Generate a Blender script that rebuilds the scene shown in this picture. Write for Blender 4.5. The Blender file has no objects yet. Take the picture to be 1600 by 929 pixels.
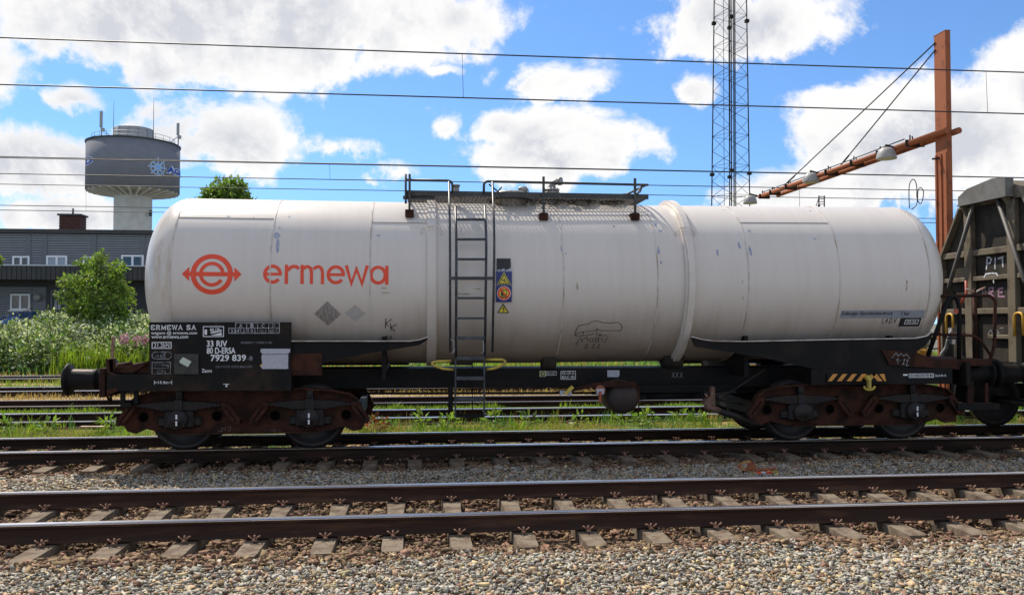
import bpy, bmesh, math, random
import numpy as np
from mathutils import Vector, Matrix, Euler

C = bpy.context.scene.collection
rnd = random.Random(7)
nr = np.random.default_rng(11)
PI = math.pi

# ------------------------------------------------------------------ camera
F_PX, YAW, PITCH, CAM_H = 1315.4, 0.1078, 0.0303, 1.8169
cam_data = bpy.data.cameras.new("camera")
cam_data.sensor_width = 36.0
cam_data.lens = F_PX / 1600 * 36
cam_data.clip_end = 5000
cam = bpy.data.objects.new("camera", cam_data)
cam.location = (0, 0, CAM_H)
cam.rotation_euler = (PI / 2 + PITCH, 0, -YAW)
C.objects.link(cam)
bpy.context.scene.camera = cam


def ray(x, y):
    u = (x - 800) / F_PX
    v = -(y - 464.5) / F_PX
    d = math.cos(PITCH) - v * math.sin(PITCH)
    z = math.sin(PITCH) + v * math.cos(PITCH)
    return (u * math.cos(YAW) + d * math.sin(YAW), d * math.cos(YAW) - u * math.sin(YAW), z)


def at(x, y, Y):
    """The point of the place that lies on the measured line of sight at distance Y from the camera's wall plane."""
    r = ray(x, y)
    t = Y / r[1]
    return Vector((r[0] * t, Y, CAM_H + r[2] * t))


def on_ground(x, y, Z):
    r = ray(x, y)
    t = (Z - CAM_H) / r[2]
    return Vector((r[0] * t, r[1] * t, Z))


# ------------------------------------------------------------------ sun, sky, exposure
SUN = Vector((-0.42, 0.65, 1.0)).normalized()
SUN_EL = math.asin(SUN.z)
SUN_AZ = math.atan2(SUN.x, SUN.y)
sd = bpy.data.lights.new("sun", 'SUN')
sd.energy = 5.0
sd.angle = math.radians(0.5)
sd.color = (1.0, 0.92, 0.80)
so = bpy.data.objects.new("sun", sd)
so.rotation_euler = SUN.to_track_quat('Z', 'Y').to_euler()
so.location = (0, 0, 60)
C.objects.link(so)

sc = bpy.context.scene
sc.view_settings.view_transform = 'Standard'
sc.view_settings.look = 'None'
sc.view_settings.exposure = 0.34
sc.view_settings.gamma = 1.0
sc.view_settings.use_curve_mapping = False


class G:
    """small helper for node trees"""
    def __init__(s, tree):
        s.t = tree
        s.n = tree.nodes
        s.l = tree.links

    def node(s, kind, **kw):
        n = s.n.new(kind)
        for k, v in kw.items():
            setattr(n, k, v)
        return n

    def put(s, sock, v):
        if hasattr(v, 'is_output'):
            s.l.new(v, sock)
        else:
            sock.default_value = v

    def m(s, op, a, b=0.0, c=None, clamp=False):
        n = s.node('ShaderNodeMath', operation=op, use_clamp=clamp)
        s.put(n.inputs[0], a)
        s.put(n.inputs[1], b)
        if c is not None:
            s.put(n.inputs[2], c)
        return n.outputs[0]

    def noise(s, vec, scale, detail=3.0, rough=0.55, dist=0.0):
        n = s.node('ShaderNodeTexNoise')
        if vec is not None:
            s.l.new(vec, n.inputs['Vector'])
        n.inputs['Scale'].default_value = scale
        n.inputs['Detail'].default_value = detail
        n.inputs['Roughness'].default_value = rough
        n.inputs['Distortion'].default_value = dist
        return n.outputs[0]

    def ramp(s, fac, pts):
        n = s.node('ShaderNodeMapRange', interpolation_type='SMOOTHSTEP')
        s.put(n.inputs[0], fac)
        n.inputs[1].default_value, n.inputs[2].default_value, n.inputs[3].default_value, n.inputs[4].default_value = pts
        return n.outputs[0]

    def mix(s, fac, a, b, mode='MIX'):
        n = s.node('ShaderNodeMix', data_type='RGBA', blend_type=mode)
        s.put(n.inputs[0], fac)
        for k, v in ((6, a), (7, b)):
            if hasattr(v, 'is_output'):
                s.l.new(v, n.inputs[k])
            else:
                n.inputs[k].default_value = (*v[:3], 1)
        return n.outputs[2]

    def scalevec(s, vec, x, y, z):
        n = s.node('ShaderNodeMapping')
        s.l.new(vec, n.inputs[0])
        n.inputs['Scale'].default_value = (x, y, z)
        return n.outputs[0]


w = bpy.data.worlds.new("World")
sc.world = w
w.use_nodes = True
g = G(w.node_tree)
g.n.clear()
sky = g.node('ShaderNodeTexSky', sky_type='NISHITA')
sky.sun_disc = False
sky.sun_elevation = SUN_EL
sky.sun_rotation = SUN_AZ
sky.altitude = 30
sky.air_density = 1.0
sky.dust_density = 0.15
sky.ozone_density = 2.5
tc = g.node('ShaderNodeTexCoord')
D = tc.outputs['Generated']
lift = g.node('ShaderNodeVectorMath', operation='ADD')      # clear air: the pale band at the horizon sits lower
g.l.new(D, lift.inputs[0])
lift.inputs[1].default_value = (0, 0, 0.07)
g.l.new(lift.outputs[0], sky.inputs[0])
sep = g.node('ShaderNodeSeparateXYZ')
g.l.new(D, sep.inputs[0])
az = g.m('ARCTAN2', sep.outputs[0], sep.outputs[1])
el = g.m('ARCSINE', sep.outputs[2])
nz = g.noise(D, 5.5, 9.0, 0.62, 0.3)
nz2 = g.noise(D, 24.0, 6.0, 0.6, 0.0)
nlow = g.noise(D, 3.0, 3.0, 0.5, 0.0)
wob = g.m('MULTIPLY', g.m('SUBTRACT', nz, 0.5), 0.07)
azw = g.m('ADD', az, wob)
elw = g.m('ADD', el, g.m('MULTIPLY', g.m('SUBTRACT', nz2, 0.5), 0.03))
shift = g.node('ShaderNodeVectorMath', operation='ADD')
g.l.new(D, shift.inputs[0])
shift.inputs[1].default_value = (SUN.x * 0.055, SUN.y * 0.055, SUN.z * 0.055)
nzs = g.noise(shift.outputs[0], 5.5, 9.0, 0.62, 0.3)
# cumulus banks seen in the sky: centre and half extents in the photograph's own pixels, turned into directions
BANKS = [(300, 20, 500, 150), (40, 262, 150, 66), (110, 158, 52, 30), (365, 225, 125, 66), (525, 228, 82, 28),
         (622, 272, 52, 26), (90, 340, 130, 34), (870, 128, 125, 44), (862, 228, 190, 68), (770, 205, 95, 46), (690, 195, 52, 36),
         (1072, 145, 52, 34), (1195, 40, 172, 78), (1480, 225, 260, 125), (1300, 300, 230, 44), (1010, 330, 120, 14),
         (420, 330, 160, 16), (640, 20, 130, 50), (1640, 150, 130, 90), (-90, 90, 140, 110), (1760, 310, 200, 60),
         (-200, 300, 190, 70), (690, 112, 40, 16)]
best = None
for (bx, by, rx, ry) in BANKS:
    r0 = Vector(ray(bx, by)).normalized()
    r1 = Vector(ray(bx + rx, by)).normalized()
    r2 = Vector(ray(bx, by - ry)).normalized()
    a0, e0 = math.atan2(r0.x, r0.y), math.asin(r0.z)
    ra = abs(math.atan2(r1.x, r1.y) - a0)
    re = abs(math.asin(r2.z) - e0)
    u = g.m('MULTIPLY', g.m('SUBTRACT', azw, a0), 1.0 / ra)
    v0 = g.m('MULTIPLY', g.m('SUBTRACT', elw, e0), 1.0 / re)
    v = g.m('MAXIMUM', v0, g.m('MULTIPLY', v0, -1.25))
    d = g.m('SUBTRACT', 1.0, g.m('SQRT', g.m('ADD', g.m('MULTIPLY', u, u), g.m('MULTIPLY', v, v))))
    d = g.m('MULTIPLY', d, min(1.0, 0.35 + re * 9.0))
    best = d if best is None else g.m('SMOOTH_MAX', best, d, 0.06)
# the rest of the sky carries the same broken cumulus
outside = g.m('MAXIMUM', g.ramp(g.m('ABSOLUTE', g.m('SUBTRACT', az, YAW)), (0.66, 0.82, 0, 1)), g.ramp(el, (0.42, 0.52, 0, 1)))
gen = g.m('MULTIPLY', g.m('SUBTRACT', nlow, 0.50), 2.2)
best = g.m('MAXIMUM', best, g.m('SUBTRACT', gen, g.m('MULTIPLY', g.m('SUBTRACT', 1.0, outside), 3.0)))
dens = g.m('ADD', best, g.m('MULTIPLY', g.m('SUBTRACT', nz, 0.5), 2.6))
dens = g.m('ADD', dens, g.m('MULTIPLY', g.m('SUBTRACT', nz2, 0.5), 0.8))
dens = g.m('ADD', dens, 0.05)
mask = g.ramp(dens, (-0.07, 0.24, 0, 1))
mask = g.m('MULTIPLY', mask, g.ramp(el, (-0.02, 0.03, 0, 1)))
thick = g.ramp(g.m('ADD', dens, g.m('MULTIPLY', g.m('SUBTRACT', nlow, 0.5), 0.9)), (0.10, 0.80, 0, 1))
lump = g.ramp(g.m('SUBTRACT', nzs, nz), (-0.10, 0.09, 0, 1))
shade = g.m('MULTIPLY', thick, g.m('ADD', 0.12, g.m('MULTIPLY', lump, 1.0)), clamp=True)
ccol = g.mix(shade, (10.2, 10.1, 10.0), (6.6, 6.8, 7.4))
skyc = g.mix(1.0, sky.outputs[0], (1.08, 1.44, 1.78), 'MULTIPLY')
final = g.mix(mask, skyc, ccol)
bg = g.node('ShaderNodeBackground')
g.l.new(final, bg.inputs[0])
bg.inputs[1].default_value = 0.08
wo = g.node('ShaderNodeOutputWorld')
g.l.new(bg.outputs[0], wo.inputs[0])


# ------------------------------------------------------------------ materials
MATS = {}


def mat(name, col, rough=0.6, metal=0.0, var=0.0, col2=None, nscale=6.0, bump=0.0, bscale=40.0, stretch=(1, 1, 1),
        contrast=(0.42, 0.62), spec=0.5, island=0.0, trans=0.0, coat=0.0):
    """principled material: base colour wandering between col and col2 by noise, some relief, optional per-piece variation"""
    if name in MATS:
        return MATS[name]
    m = bpy.data.materials.new(name)
    m.use_nodes = True
    q = G(m.node_tree)
    b = q.n['Principled BSDF']
    b.inputs['Roughness'].default_value = rough
    b.inputs['Metallic'].default_value = metal
    b.inputs['Specular IOR Level'].default_value = spec
    b.inputs['Coat Weight'].default_value = coat
    geo = q.node('ShaderNodeNewGeometry')
    pos = q.scalevec(geo.outputs['Position'], *stretch)
    c = None
    if col2 is not None:
        f = q.ramp(q.noise(pos, nscale, 6.0, 0.62), (contrast[0], contrast[1], 0, 1))
        c = q.mix(f, col, col2)
    if var:
        f = q.noise(pos, nscale * 3.7, 4.0, 0.6)
        dark = tuple(max(0, x * (1 - var)) for x in col)
        lite = tuple(min(1, x * (1 + var)) for x in col)
        cv = q.mix(q.ramp(f, (0.3, 0.7, 0, 1)), dark, lite)
        c = cv if c is None else q.mix(0.5, c, cv)
    if island:
        hs = q.node('ShaderNodeHueSaturation')
        q.put(hs.inputs['Color'], c if c is not None else (*col, 1))
        r = geo.outputs['Random Per Island']
        q.l.new(q.m('ADD', q.m('MULTIPLY', r, island * 2), 1 - island), hs.inputs['Value'])
        r2 = q.m('FRACT', q.m('MULTIPLY', r, 17.3))
        q.l.new(q.m('ADD', q.m('MULTIPLY', r2, 0.05), 0.475), hs.inputs['Hue'])
        c = hs.outputs[0]
    if c is None:
        b.inputs['Base Color'].default_value = (*col, 1)
    else:
        q.l.new(c, b.inputs['Base Color'])
    if bump:
        bn = q.node('ShaderNodeBump')
        bn.inputs['Strength'].default_value = bump
        bn.inputs['Distance'].default_value = 0.02
        q.l.new(q.noise(pos, bscale, 5.0, 0.6), bn.inputs['Height'])
        q.l.new(bn.outputs[0], b.inputs['Normal'])
    if trans:
        tr = q.node('ShaderNodeBsdfTranslucent')
        if c is None:
            tr.inputs[0].default_value = (*[min(1, x * 1.3) for x in col], 1)
        else:
            q.l.new(q.mix(1.0, c, (1.25, 1.3, 0.75), 'MULTIPLY'), tr.inputs[0])
        mx = q.node('ShaderNodeMixShader')
        mx.inputs[0].default_value = trans
        q.l.new(b.outputs[0], mx.inputs[1])
        q.l.new(tr.outputs[0], mx.inputs[2])
        q.l.new(mx.outputs[0], q.n['Material Output'].inputs[0])
    MATS[name] = m
    return m


BLACK = mat('black_paint', (0.008, 0.0078, 0.0078), 0.6, spec=0.15, col2=(0.018, 0.013, 0.011), nscale=2.5, bump=0.15, bscale=30, contrast=(0.45, 0.7))
BOARDP = mat('black_board', (0.009, 0.0085, 0.008), 0.6, spec=0.15, col2=(0.036, 0.022, 0.014), nscale=2.2, bump=0.06, bscale=25, contrast=(0.46, 0.70))
RUSTY = mat('rust_brown_steel', (0.062, 0.023, 0.013), 0.8, spec=0.15, col2=(0.022, 0.011, 0.008), nscale=5, bump=0.3, bscale=30, contrast=(0.35, 0.65))
DARKST = mat('oily_dark_steel', (0.013, 0.012, 0.012), 0.55, spec=0.3, col2=(0.024, 0.016, 0.012), nscale=9, bump=0.2)
WHEELST = mat('wheel_steel', (0.024, 0.022, 0.022), 0.5, metal=0.3, col2=(0.035, 0.026, 0.02), nscale=7)
RAILSIDE = mat('rail_rust', (0.044, 0.025, 0.018), 0.85, spec=0.12, col2=(0.095, 0.05, 0.031), nscale=4, contrast=(0.45, 0.7), bump=0.15, bscale=60, stretch=(0.35, 1, 3))
RAILTOP = mat('rail_polished_head', (0.85, 0.83, 0.81), 0.26, metal=1.0, col2=(0.66, 0.58, 0.53), nscale=2.0, stretch=(0.2, 3, 1))
RAILTOPR = mat('rail_dull_head', (0.40, 0.33, 0.29), 0.35, metal=1.0, col2=(0.20, 0.13, 0.10), nscale=2.5, stretch=(0.2, 3, 1))
CONC = mat('sleeper_concrete', (0.185, 0.148, 0.105), 0.9, spec=0.2, col2=(0.115, 0.08, 0.055), nscale=9, bump=0.35, bscale=60)
CLIPM = mat('rusty_spring_clip', (0.20, 0.10, 0.062), 0.6, metal=0.1, col2=(0.28, 0.155, 0.10), nscale=30)
REDP = mat('orange_red_paint', (0.80, 0.070, 0.022), 0.5, var=0.08)
WHITEL = mat('white_lettering', (0.72, 0.72, 0.72), 0.55, var=0.1, nscale=12)
FADEL = mat('faded_lettering', (0.25, 0.25, 0.26), 0.6, col2=(0.05, 0.05, 0.055), nscale=14)
DIML = mat('dim_lettering', (0.10, 0.10, 0.12), 0.6, col2=(0.04, 0.04, 0.045), nscale=14)
BLACKL = mat('black_lettering', (0.02, 0.02, 0.022), 0.6)
YELP = mat('yellow_paint', (0.55, 0.40, 0.05), 0.5, col2=(0.36, 0.27, 0.06), nscale=8)
YELS = mat('yellow_sign', (0.72, 0.60, 0.06), 0.5)
ORANGE = mat('orange_stripe', (0.62, 0.27, 0.04), 0.5, var=0.15)
BLUES = mat('blue_sign', (0.018, 0.03, 0.16), 0.45, var=0.1)
GALV = mat('galvanised_steel', (0.36, 0.37, 0.37), 0.5, metal=0.5, col2=(0.25, 0.24, 0.22), nscale=14)
GREYP = mat('grey_paper', (0.42, 0.42, 0.46), 0.7, var=0.08, nscale=10)
LADM = mat('ladder_grey_steel', (0.032, 0.035, 0.042), 0.45, metal=0.3, col2=(0.06, 0.065, 0.075), nscale=10)
WALKM = mat('walkway_dark_steel', (0.035, 0.037, 0.036), 0.5, metal=0.2, col2=(0.06, 0.055, 0.05), nscale=9)
GRATE = mat('grating_steel', (0.20, 0.195, 0.185), 0.55, metal=0.3, col2=(0.13, 0.12, 0.11), nscale=12)
VALVE = mat('valve_metal', (0.36, 0.34, 0.31), 0.45, metal=0.4, col2=(0.2, 0.17, 0.15), nscale=20)
POSTB = mat('brown_mast_paint', (0.29, 0.092, 0.038), 0.65, spec=0.2, col2=(0.15, 0.052, 0.028), contrast=(0.5, 0.72), nscale=3.5, bump=0.1)
HOP = mat('hopper_grey_brown', (0.155, 0.128, 0.088), 0.7, spec=0.2, col2=(0.08, 0.06, 0.042), nscale=3.0, bump=0.15, contrast=(0.45, 0.7))
HOPD = mat('hopper_panel_dark', (0.030, 0.026, 0.021), 0.75, spec=0.15, col2=(0.05, 0.04, 0.03), nscale=3.5, bump=0.2)
WIREM = mat('wire_copper_dark', (0.035, 0.035, 0.035), 0.5, metal=0.5)
PORC = mat('lamp_hood_grey', (0.30, 0.29, 0.27), 0.5, var=0.1)
LATT = mat('lattice_dark_steel', (0.028, 0.022, 0.019), 0.8, spec=0.1)
TOWERD = mat('tower_drum_grey', (0.195, 0.20, 0.226), 0.85, spec=0.1, var=0.06, nscale=0.3)
TOWERC = mat('tower_concrete', (0.56, 0.545, 0.51), 0.85, col2=(0.47, 0.455, 0.43), nscale=0.6)
CLAD = mat('grey_cladding', (0.20, 0.205, 0.222), 0.5, var=0.06, nscale=0.4)
CLADT = mat('cladding_trim', (0.12, 0.125, 0.14), 0.5)
FASC = mat('brown_black_fascia', (0.045, 0.042, 0.040), 0.7, var=0.1, nscale=0.5)
DOORSHADE = mat('dark_door_and_shade', (0.02, 0.02, 0.022), 0.5)  # dark doors, and the painted shadow below the canopy
FRAMEW = mat('white_window_frame', (0.75, 0.75, 0.75), 0.4)
PANE = mat('window_glass', (0.02, 0.025, 0.03), 0.05, spec=0.8)
PANEL = mat('window_glass_blind', (0.30, 0.33, 0.36), 0.12, spec=0.6)
BRICK = mat('dark_red_brick', (0.10, 0.035, 0.022), 0.8, col2=(0.06, 0.025, 0.018), nscale=3)
BLUEC = mat('blue_skip_paint', (0.02, 0.06, 0.16), 0.5)
BLUEB = mat('bright_blue_sheet', (0.03, 0.13, 0.48), 0.5)
BARK = mat('bark', (0.08, 0.06, 0.045), 0.9, col2=(0.05, 0.04, 0.03), nscale=10, bump=0.5)
LEAF1 = mat('fresh_leaves', (0.16, 0.24, 0.04), 0.5, island=0.45, trans=0.42)
LEAF2 = mat('bramble_leaves', (0.115, 0.18, 0.042), 0.5, island=0.5, trans=0.35)
LEAFP = mat('pale_leaf_undersides', (0.48, 0.53, 0.37), 0.6, island=0.35, trans=0.35)
PINK = mat('willowherb_flowers', (0.42, 0.20, 0.32), 0.6, island=0.3, trans=0.3)
GRASSG = mat('green_grass', (0.18, 0.26, 0.025), 0.55, island=0.4, trans=0.45)
GRASSB = mat('blue_green_grass', (0.095, 0.205, 0.05), 0.55, island=0.4, trans=0.45)
GRASSD = mat('dry_grass', (0.36, 0.25, 0.09), 0.7, island=0.35, trans=0.35)
WOODW = mat('weathered_wood', (0.16, 0.12, 0.09), 0.85, col2=(0.09, 0.07, 0.055), nscale=5, stretch=(0.2, 3, 3))
STONEG = mat('grey_ballast_stone', (0.335, 0.31, 0.255), 0.9, island=0.42, spec=0.3)
STONET = mat('tan_ballast_stone', (0.42, 0.305, 0.175), 0.85, island=0.35, spec=0.3)
STONEB = mat('rust_stained_stone', (0.185, 0.118, 0.070), 0.9, island=0.5, spec=0.3)


def tank_paint():
    """cream white tank paint: faint rain streaks, painted belly shade and grime, hand-rubbed patches"""
    m = bpy.data.materials.new('tank_cream_white')
    m.use_nodes = True
    q = G(m.node_tree)
    b = q.n['Principled BSDF']
    geo = q.node('ShaderNodeNewGeometry')
    P = geo.outputs['Position']
    streak = q.noise(q.scalevec(P, 9.0, 0.6, 0.45), 1.0, 5.0, 0.6)
    broad = q.noise(P, 0.9, 4.0, 0.6)
    c = q.mix(q.ramp(streak, (0.40, 0.72, 0, 0.16)), (0.645, 0.585, 0.52), (0.47, 0.40, 0.335))
    c = q.mix(q.ramp(broad, (0.42, 0.72, 0, 0.25)), c, (0.58, 0.53, 0.47))
    fine = q.noise(q.scalevec(P, 26.0, 3.0, 1.2), 1.0, 4.0, 0.7)
    c = q.mix(q.ramp(fine, (0.60, 0.80, 0, 0.16)), c, (0.42, 0.34, 0.25))
    # belly shade painted in, with brown grime: ragged upper edge, runs, bare patches
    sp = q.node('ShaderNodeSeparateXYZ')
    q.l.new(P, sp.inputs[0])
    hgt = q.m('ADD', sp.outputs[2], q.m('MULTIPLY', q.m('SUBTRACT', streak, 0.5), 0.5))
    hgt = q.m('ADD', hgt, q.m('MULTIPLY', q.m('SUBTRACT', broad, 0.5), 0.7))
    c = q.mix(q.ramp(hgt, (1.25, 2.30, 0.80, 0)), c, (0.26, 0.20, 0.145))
    q.l.new(c, b.inputs['Base Color'])
    b.inputs['Roughness'].default_value = 0.33
    b.inputs['Specular IOR Level'].default_value = 0.45
    bn = q.node('ShaderNodeBump')
    bn.inputs['Strength'].default_value = 0.12
    bn.inputs['Distance'].default_value = 0.02
    q.l.new(q.noise(P, 2.2, 3.0, 0.5), bn.inputs['Height'])
    q.l.new(bn.outputs[0], b.inputs['Normal'])
    return m


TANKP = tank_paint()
SCUFF = mat('blue_grey_scuff', (0.25, 0.28, 0.38), 0.6, col2=(0.40, 0.41, 0.46), nscale=20)
DIRTR = mat('brown_dirt_run', (0.33, 0.25, 0.17), 0.7, col2=(0.52, 0.46, 0.38), nscale=14)
HOOPW = mat('hoop_white', (0.63, 0.57, 0.505), 0.4, col2=(0.52, 0.45, 0.38), nscale=2.2, contrast=(0.5, 0.8))
GHOST = mat('grimy_label_patch', (0.21, 0.19, 0.165), 0.7, col2=(0.32, 0.29, 0.26), nscale=18, stretch=(2, 1, 0.5))
GHOST2 = mat('faded_label_patch', (0.42, 0.39, 0.36), 0.7, var=0.06)
SEAMW = mat('seam_white', (0.60, 0.55, 0.50), 0.45, col2=(0.34, 0.26, 0.19), nscale=3.0, contrast=(0.42, 0.66))
SEAMD = mat('seam_dark', (0.17, 0.14, 0.12), 0.6)
HEADP = mat('tank_head_grimy', (0.60, 0.55, 0.485), 0.3, col2=(0.44, 0.35, 0.24), nscale=1.3, contrast=(0.48, 0.72), stretch=(2.5, 1, 0.7))


# ------------------------------------------------------------------ mesh builder
class MB:
    def __init__(s):
        s.v = []
        s.f = []
        s.sm = []

    def add(s, vs, fs, smooth=False):
        o = len(s.v)
        s.v += [tuple(p) for p in vs]
        s.f += [tuple(i + o for i in f) for f in fs]
        s.sm += [smooth] * len(fs)
        return s

    def box(s, a, b):
        x0, x1 = sorted((a[0], b[0]))
        y0, y1 = sorted((a[1], b[1]))
        z0, z1 = sorted((a[2], b[2]))
        vs = [(x0, y0, z0), (x1, y0, z0), (x1, y1, z0), (x0, y1, z0), (x0, y0, z1), (x1, y0, z1), (x1, y1, z1), (x0, y1, z1)]
        return s.add(vs, [(3, 2, 1, 0), (4, 5, 6, 7), (0, 1, 5, 4), (1, 2, 6, 5), (2, 3, 7, 6), (3, 0, 4, 7)])

    def cbox(s, c, sx, sy, sz):
        return s.box((c[0] - sx / 2, c[1] - sy / 2, c[2] - sz / 2), (c[0] + sx / 2, c[1] + sy / 2, c[2] + sz / 2))

    def bevbox(s, a, b, r=0.01):
        """box with chamfered edges"""
        x0, x1 = sorted((a[0], b[0])); y0, y1 = sorted((a[1], b[1])); z0, z1 = sorted((a[2], b[2]))
        bm = bmesh.new()
        bmesh.ops.create_cube(bm, size=1.0)
        for v in bm.verts:
            v.co = Vector(((x0 + x1) / 2 + v.co.x * (x1 - x0), (y0 + y1) / 2 + v.co.y * (y1 - y0), (z0 + z1) / 2 + v.co.z * (z1 - z0)))
        bmesh.ops.bevel(bm, geom=bm.edges[:], offset=min(r, (x1 - x0) * .4, (y1 - y0) * .4, (z1 - z0) * .4), segments=1, affect='EDGES')
        bm.verts.index_update()
        s.add([v.co[:] for v in bm.verts], [[v.index for v in f.verts] for f in bm.faces])
        bm.free()
        return s

    def prism(s, pts, dvec, rot=None):
        """polygon pts (3d, planar) pushed along dvec"""
        n = len(pts)
        d = Vector(dvec)
        a = [Vector(p) for p in pts]
        nrm = Vector((0, 0, 0))
        for i in range(n):
            nrm += a[i].cross(a[(i + 1) % n])
        if nrm.dot(d) > 0:
            a.reverse()
        vs = a + [p + d for p in a]
        fs = [tuple(range(n)), tuple(range(2 * n - 1, n - 1, -1))]
        for i in range(n):
            j = (i + 1) % n
            fs.append((i, i + n, j + n, j))
        return s.add(vs, fs)

    def tube(s, pts, r, seg=8, closed=False, caps=True):
        pts = [Vector(p) for p in pts]
        n = len(pts)
        rings = []
        prev = None
        rr = r if isinstance(r, (list, tuple)) else [r] * n
        for i, p in enumerate(pts):
            a = pts[i - 1] if (i > 0 or closed) else p
            b = pts[(i + 1) % n] if (i < n - 1 or closed) else p
            t = (b - a)
            if t.length < 1e-9:
                t = Vector((0, 0, 1))
            t.normalize()
            if prev is None:
                up = Vector((0, 0, 1)) if abs(t.z) < 0.9 else Vector((0, 1, 0))
                nx = t.cross(up).normalized()
            else:
                nx = (prev - t * prev.dot(t))
                if nx.length < 1e-6:
                    nx = t.cross(Vector((0, 0, 1)))
                nx.normalize()
            prev = nx
            ny = t.cross(nx)
            rings.append([p + nx * math.cos(2 * PI * k / seg) * rr[i] + ny * math.sin(2 * PI * k / seg) * rr[i] for k in range(seg)])
        vs = [q for R in rings for q in R]
        fs = []
        m = n if closed else n - 1
        for i in range(m):
            for k in range(seg):
                a, b = i * seg + k, i * seg + (k + 1) % seg
                c, d = ((i + 1) % n) * seg + (k + 1) % seg, ((i + 1) % n) * seg + k
                fs.append((a, b, c, d))
        s.add(vs, fs, seg > 4)
        if caps and not closed:
            o = len(s.v) - len(vs)
            s.f.append(tuple(o + k for k in range(seg - 1, -1, -1)))
            s.f.append(tuple(o + (n - 1) * seg + k for k in range(seg)))
            s.sm += [False, False]
        return s

    def bar(s, p, q, wdt, hgt, up=(0, 0, 1)):
        """rectangular bar from p to q"""
        p, q = Vector(p), Vector(q)
        t = (q - p).normalized()
        u = Vector(up)
        if abs(t.dot(u)) > 0.98:
            u = Vector((0, 1, 0))
        sx = t.cross(u).normalized() * wdt / 2
        sy = sx.cross(t).normalized() * hgt / 2
        vs = [p - sx - sy, p + sx - sy, p + sx + sy, p - sx + sy, q - sx - sy, q + sx - sy, q + sx + sy, q - sx + sy]
        return s.add(vs, [(0, 1, 2, 3), (7, 6, 5, 4), (0, 4, 5, 1), (1, 5, 6, 2), (2, 6, 7, 3), (3, 7, 4, 0)])

    def lathe(s, prof, o, axis='z', seg=24, smooth=True, a0=0.0, a1=2 * PI):
        """prof: (along, radius) pairs about an axis through o"""
        o = Vector(o)
        full = abs(a1 - a0 - 2 * PI) < 1e-6
        cnt = seg if full else seg + 1
        vs = []
        for (h, r) in prof:
            for k in range(cnt):
                a = a0 + (a1 - a0) * k / seg
                c, d = r * math.cos(a), r * math.sin(a)
                vs.append(o + (Vector((h, c, d)) if axis == 'x' else Vector((d, h, c)) if axis == 'y' else Vector((c, d, h))))
        fs = []
        for i in range(len(prof) - 1):
            for k in range(seg):
                k2 = (k + 1) % cnt
                fs.append((i * cnt + k, i * cnt + k2, (i + 1) * cnt + k2, (i + 1) * cnt + k))
        return s.add(vs, fs, smooth)

    def cyl(s, p, q, r, seg=16, r2=None):
        return s.tube([p, q], [r, r if r2 is None else r2], seg)

    def disc(s, c, r, nrm_axis, seg=20):
        c = Vector(c)
        vs = []
        for k in range(seg):
            a = 2 * PI * k / seg
            u, v = r * math.cos(a), r * math.sin(a)
            vs.append(c + (Vector((u, 0, v)) if nrm_axis == 'y' else Vector((0, u, v)) if nrm_axis == 'x' else Vector((u, v, 0))))
        return s.add(vs, [tuple(range(seg))])

    def build(s, name, m, parent=None, base=None, recalc=True):
        me = bpy.data.meshes.new(name)
        off = Vector(base) if base is not None else (WORLD.get(parent.name, Vector()) if parent is not None else Vector())
        me.from_pydata([tuple(Vector(p) - off) for p in s.v], [], s.f)
        if any(s.sm):
            me.polygons.foreach_set('use_smooth', s.sm)
        if recalc:
            bm = bmesh.new()
            bm.from_mesh(me)
            bmesh.ops.recalc_face_normals(bm, faces=bm.faces[:])
            bm.to_mesh(me)
            bm.free()
        me.materials.append(m)
        return link(name, me, parent, off if base is not None else None)


WORLD = {}


def link(name, me, parent=None, loc=None):
    o = bpy.data.objects.new(name, me)
    C.objects.link(o)
    if parent is not None:
        o.parent = parent
        WORLD[o.name] = WORLD.get(parent.name, Vector())
        if loc is not None:
            o.location = Vector(loc) - WORLD[parent.name]
            WORLD[o.name] = Vector(loc)
    else:
        if loc is not None:
            o.location = loc
        WORLD[o.name] = Vector(loc) if loc is not None else Vector()
    return o


def tag(o, label=None, cat=None, group=None, kind=None):
    for k, v in (('label', label), ('category', cat), ('group', group), ('kind', kind)):
        if v:
            o[k] = v
    return o


def thing(name, label, cat, loc=(0, 0, 0), group=None):
    o = bpy.data.objects.new(name, None)
    o.empty_display_size = 0.2
    C.objects.link(o)
    o.location = loc
    WORLD[o.name] = Vector(loc)
    return tag(o, label, cat, group)


def arc(c, r, a0, a1, n, ax='xz'):
    out = []
    for i in range(n + 1):
        a = a0 + (a1 - a0) * i / n
        u, v = r * math.cos(a), r * math.sin(a)
        c_ = Vector(c)
        out.append(c_ + (Vector((u, 0, v)) if ax == 'xz' else Vector((0, u, v)) if ax == 'yz' else Vector((u, v, 0))))
    return out


def fillet(pts, r, n=5):
    """round the corners of a polyline"""
    pts = [Vector(p) for p in pts]
    out = [pts[0]]
    for i in range(1, len(pts) - 1):
        p, a, b = pts[i], pts[i - 1], pts[i + 1]
        d0, d1 = (a - p), (b - p)
        rr = min(r, d0.length * .45, d1.length * .45)
        s, e = p + d0.normalized() * rr, p + d1.normalized() * rr
        for k in range(n + 1):
            t = k / n
            out.append(s * (1 - t) ** 2 + p * 2 * t * (1 - t) + e * t * t)
    out.append(pts[-1])
    return out


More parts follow.
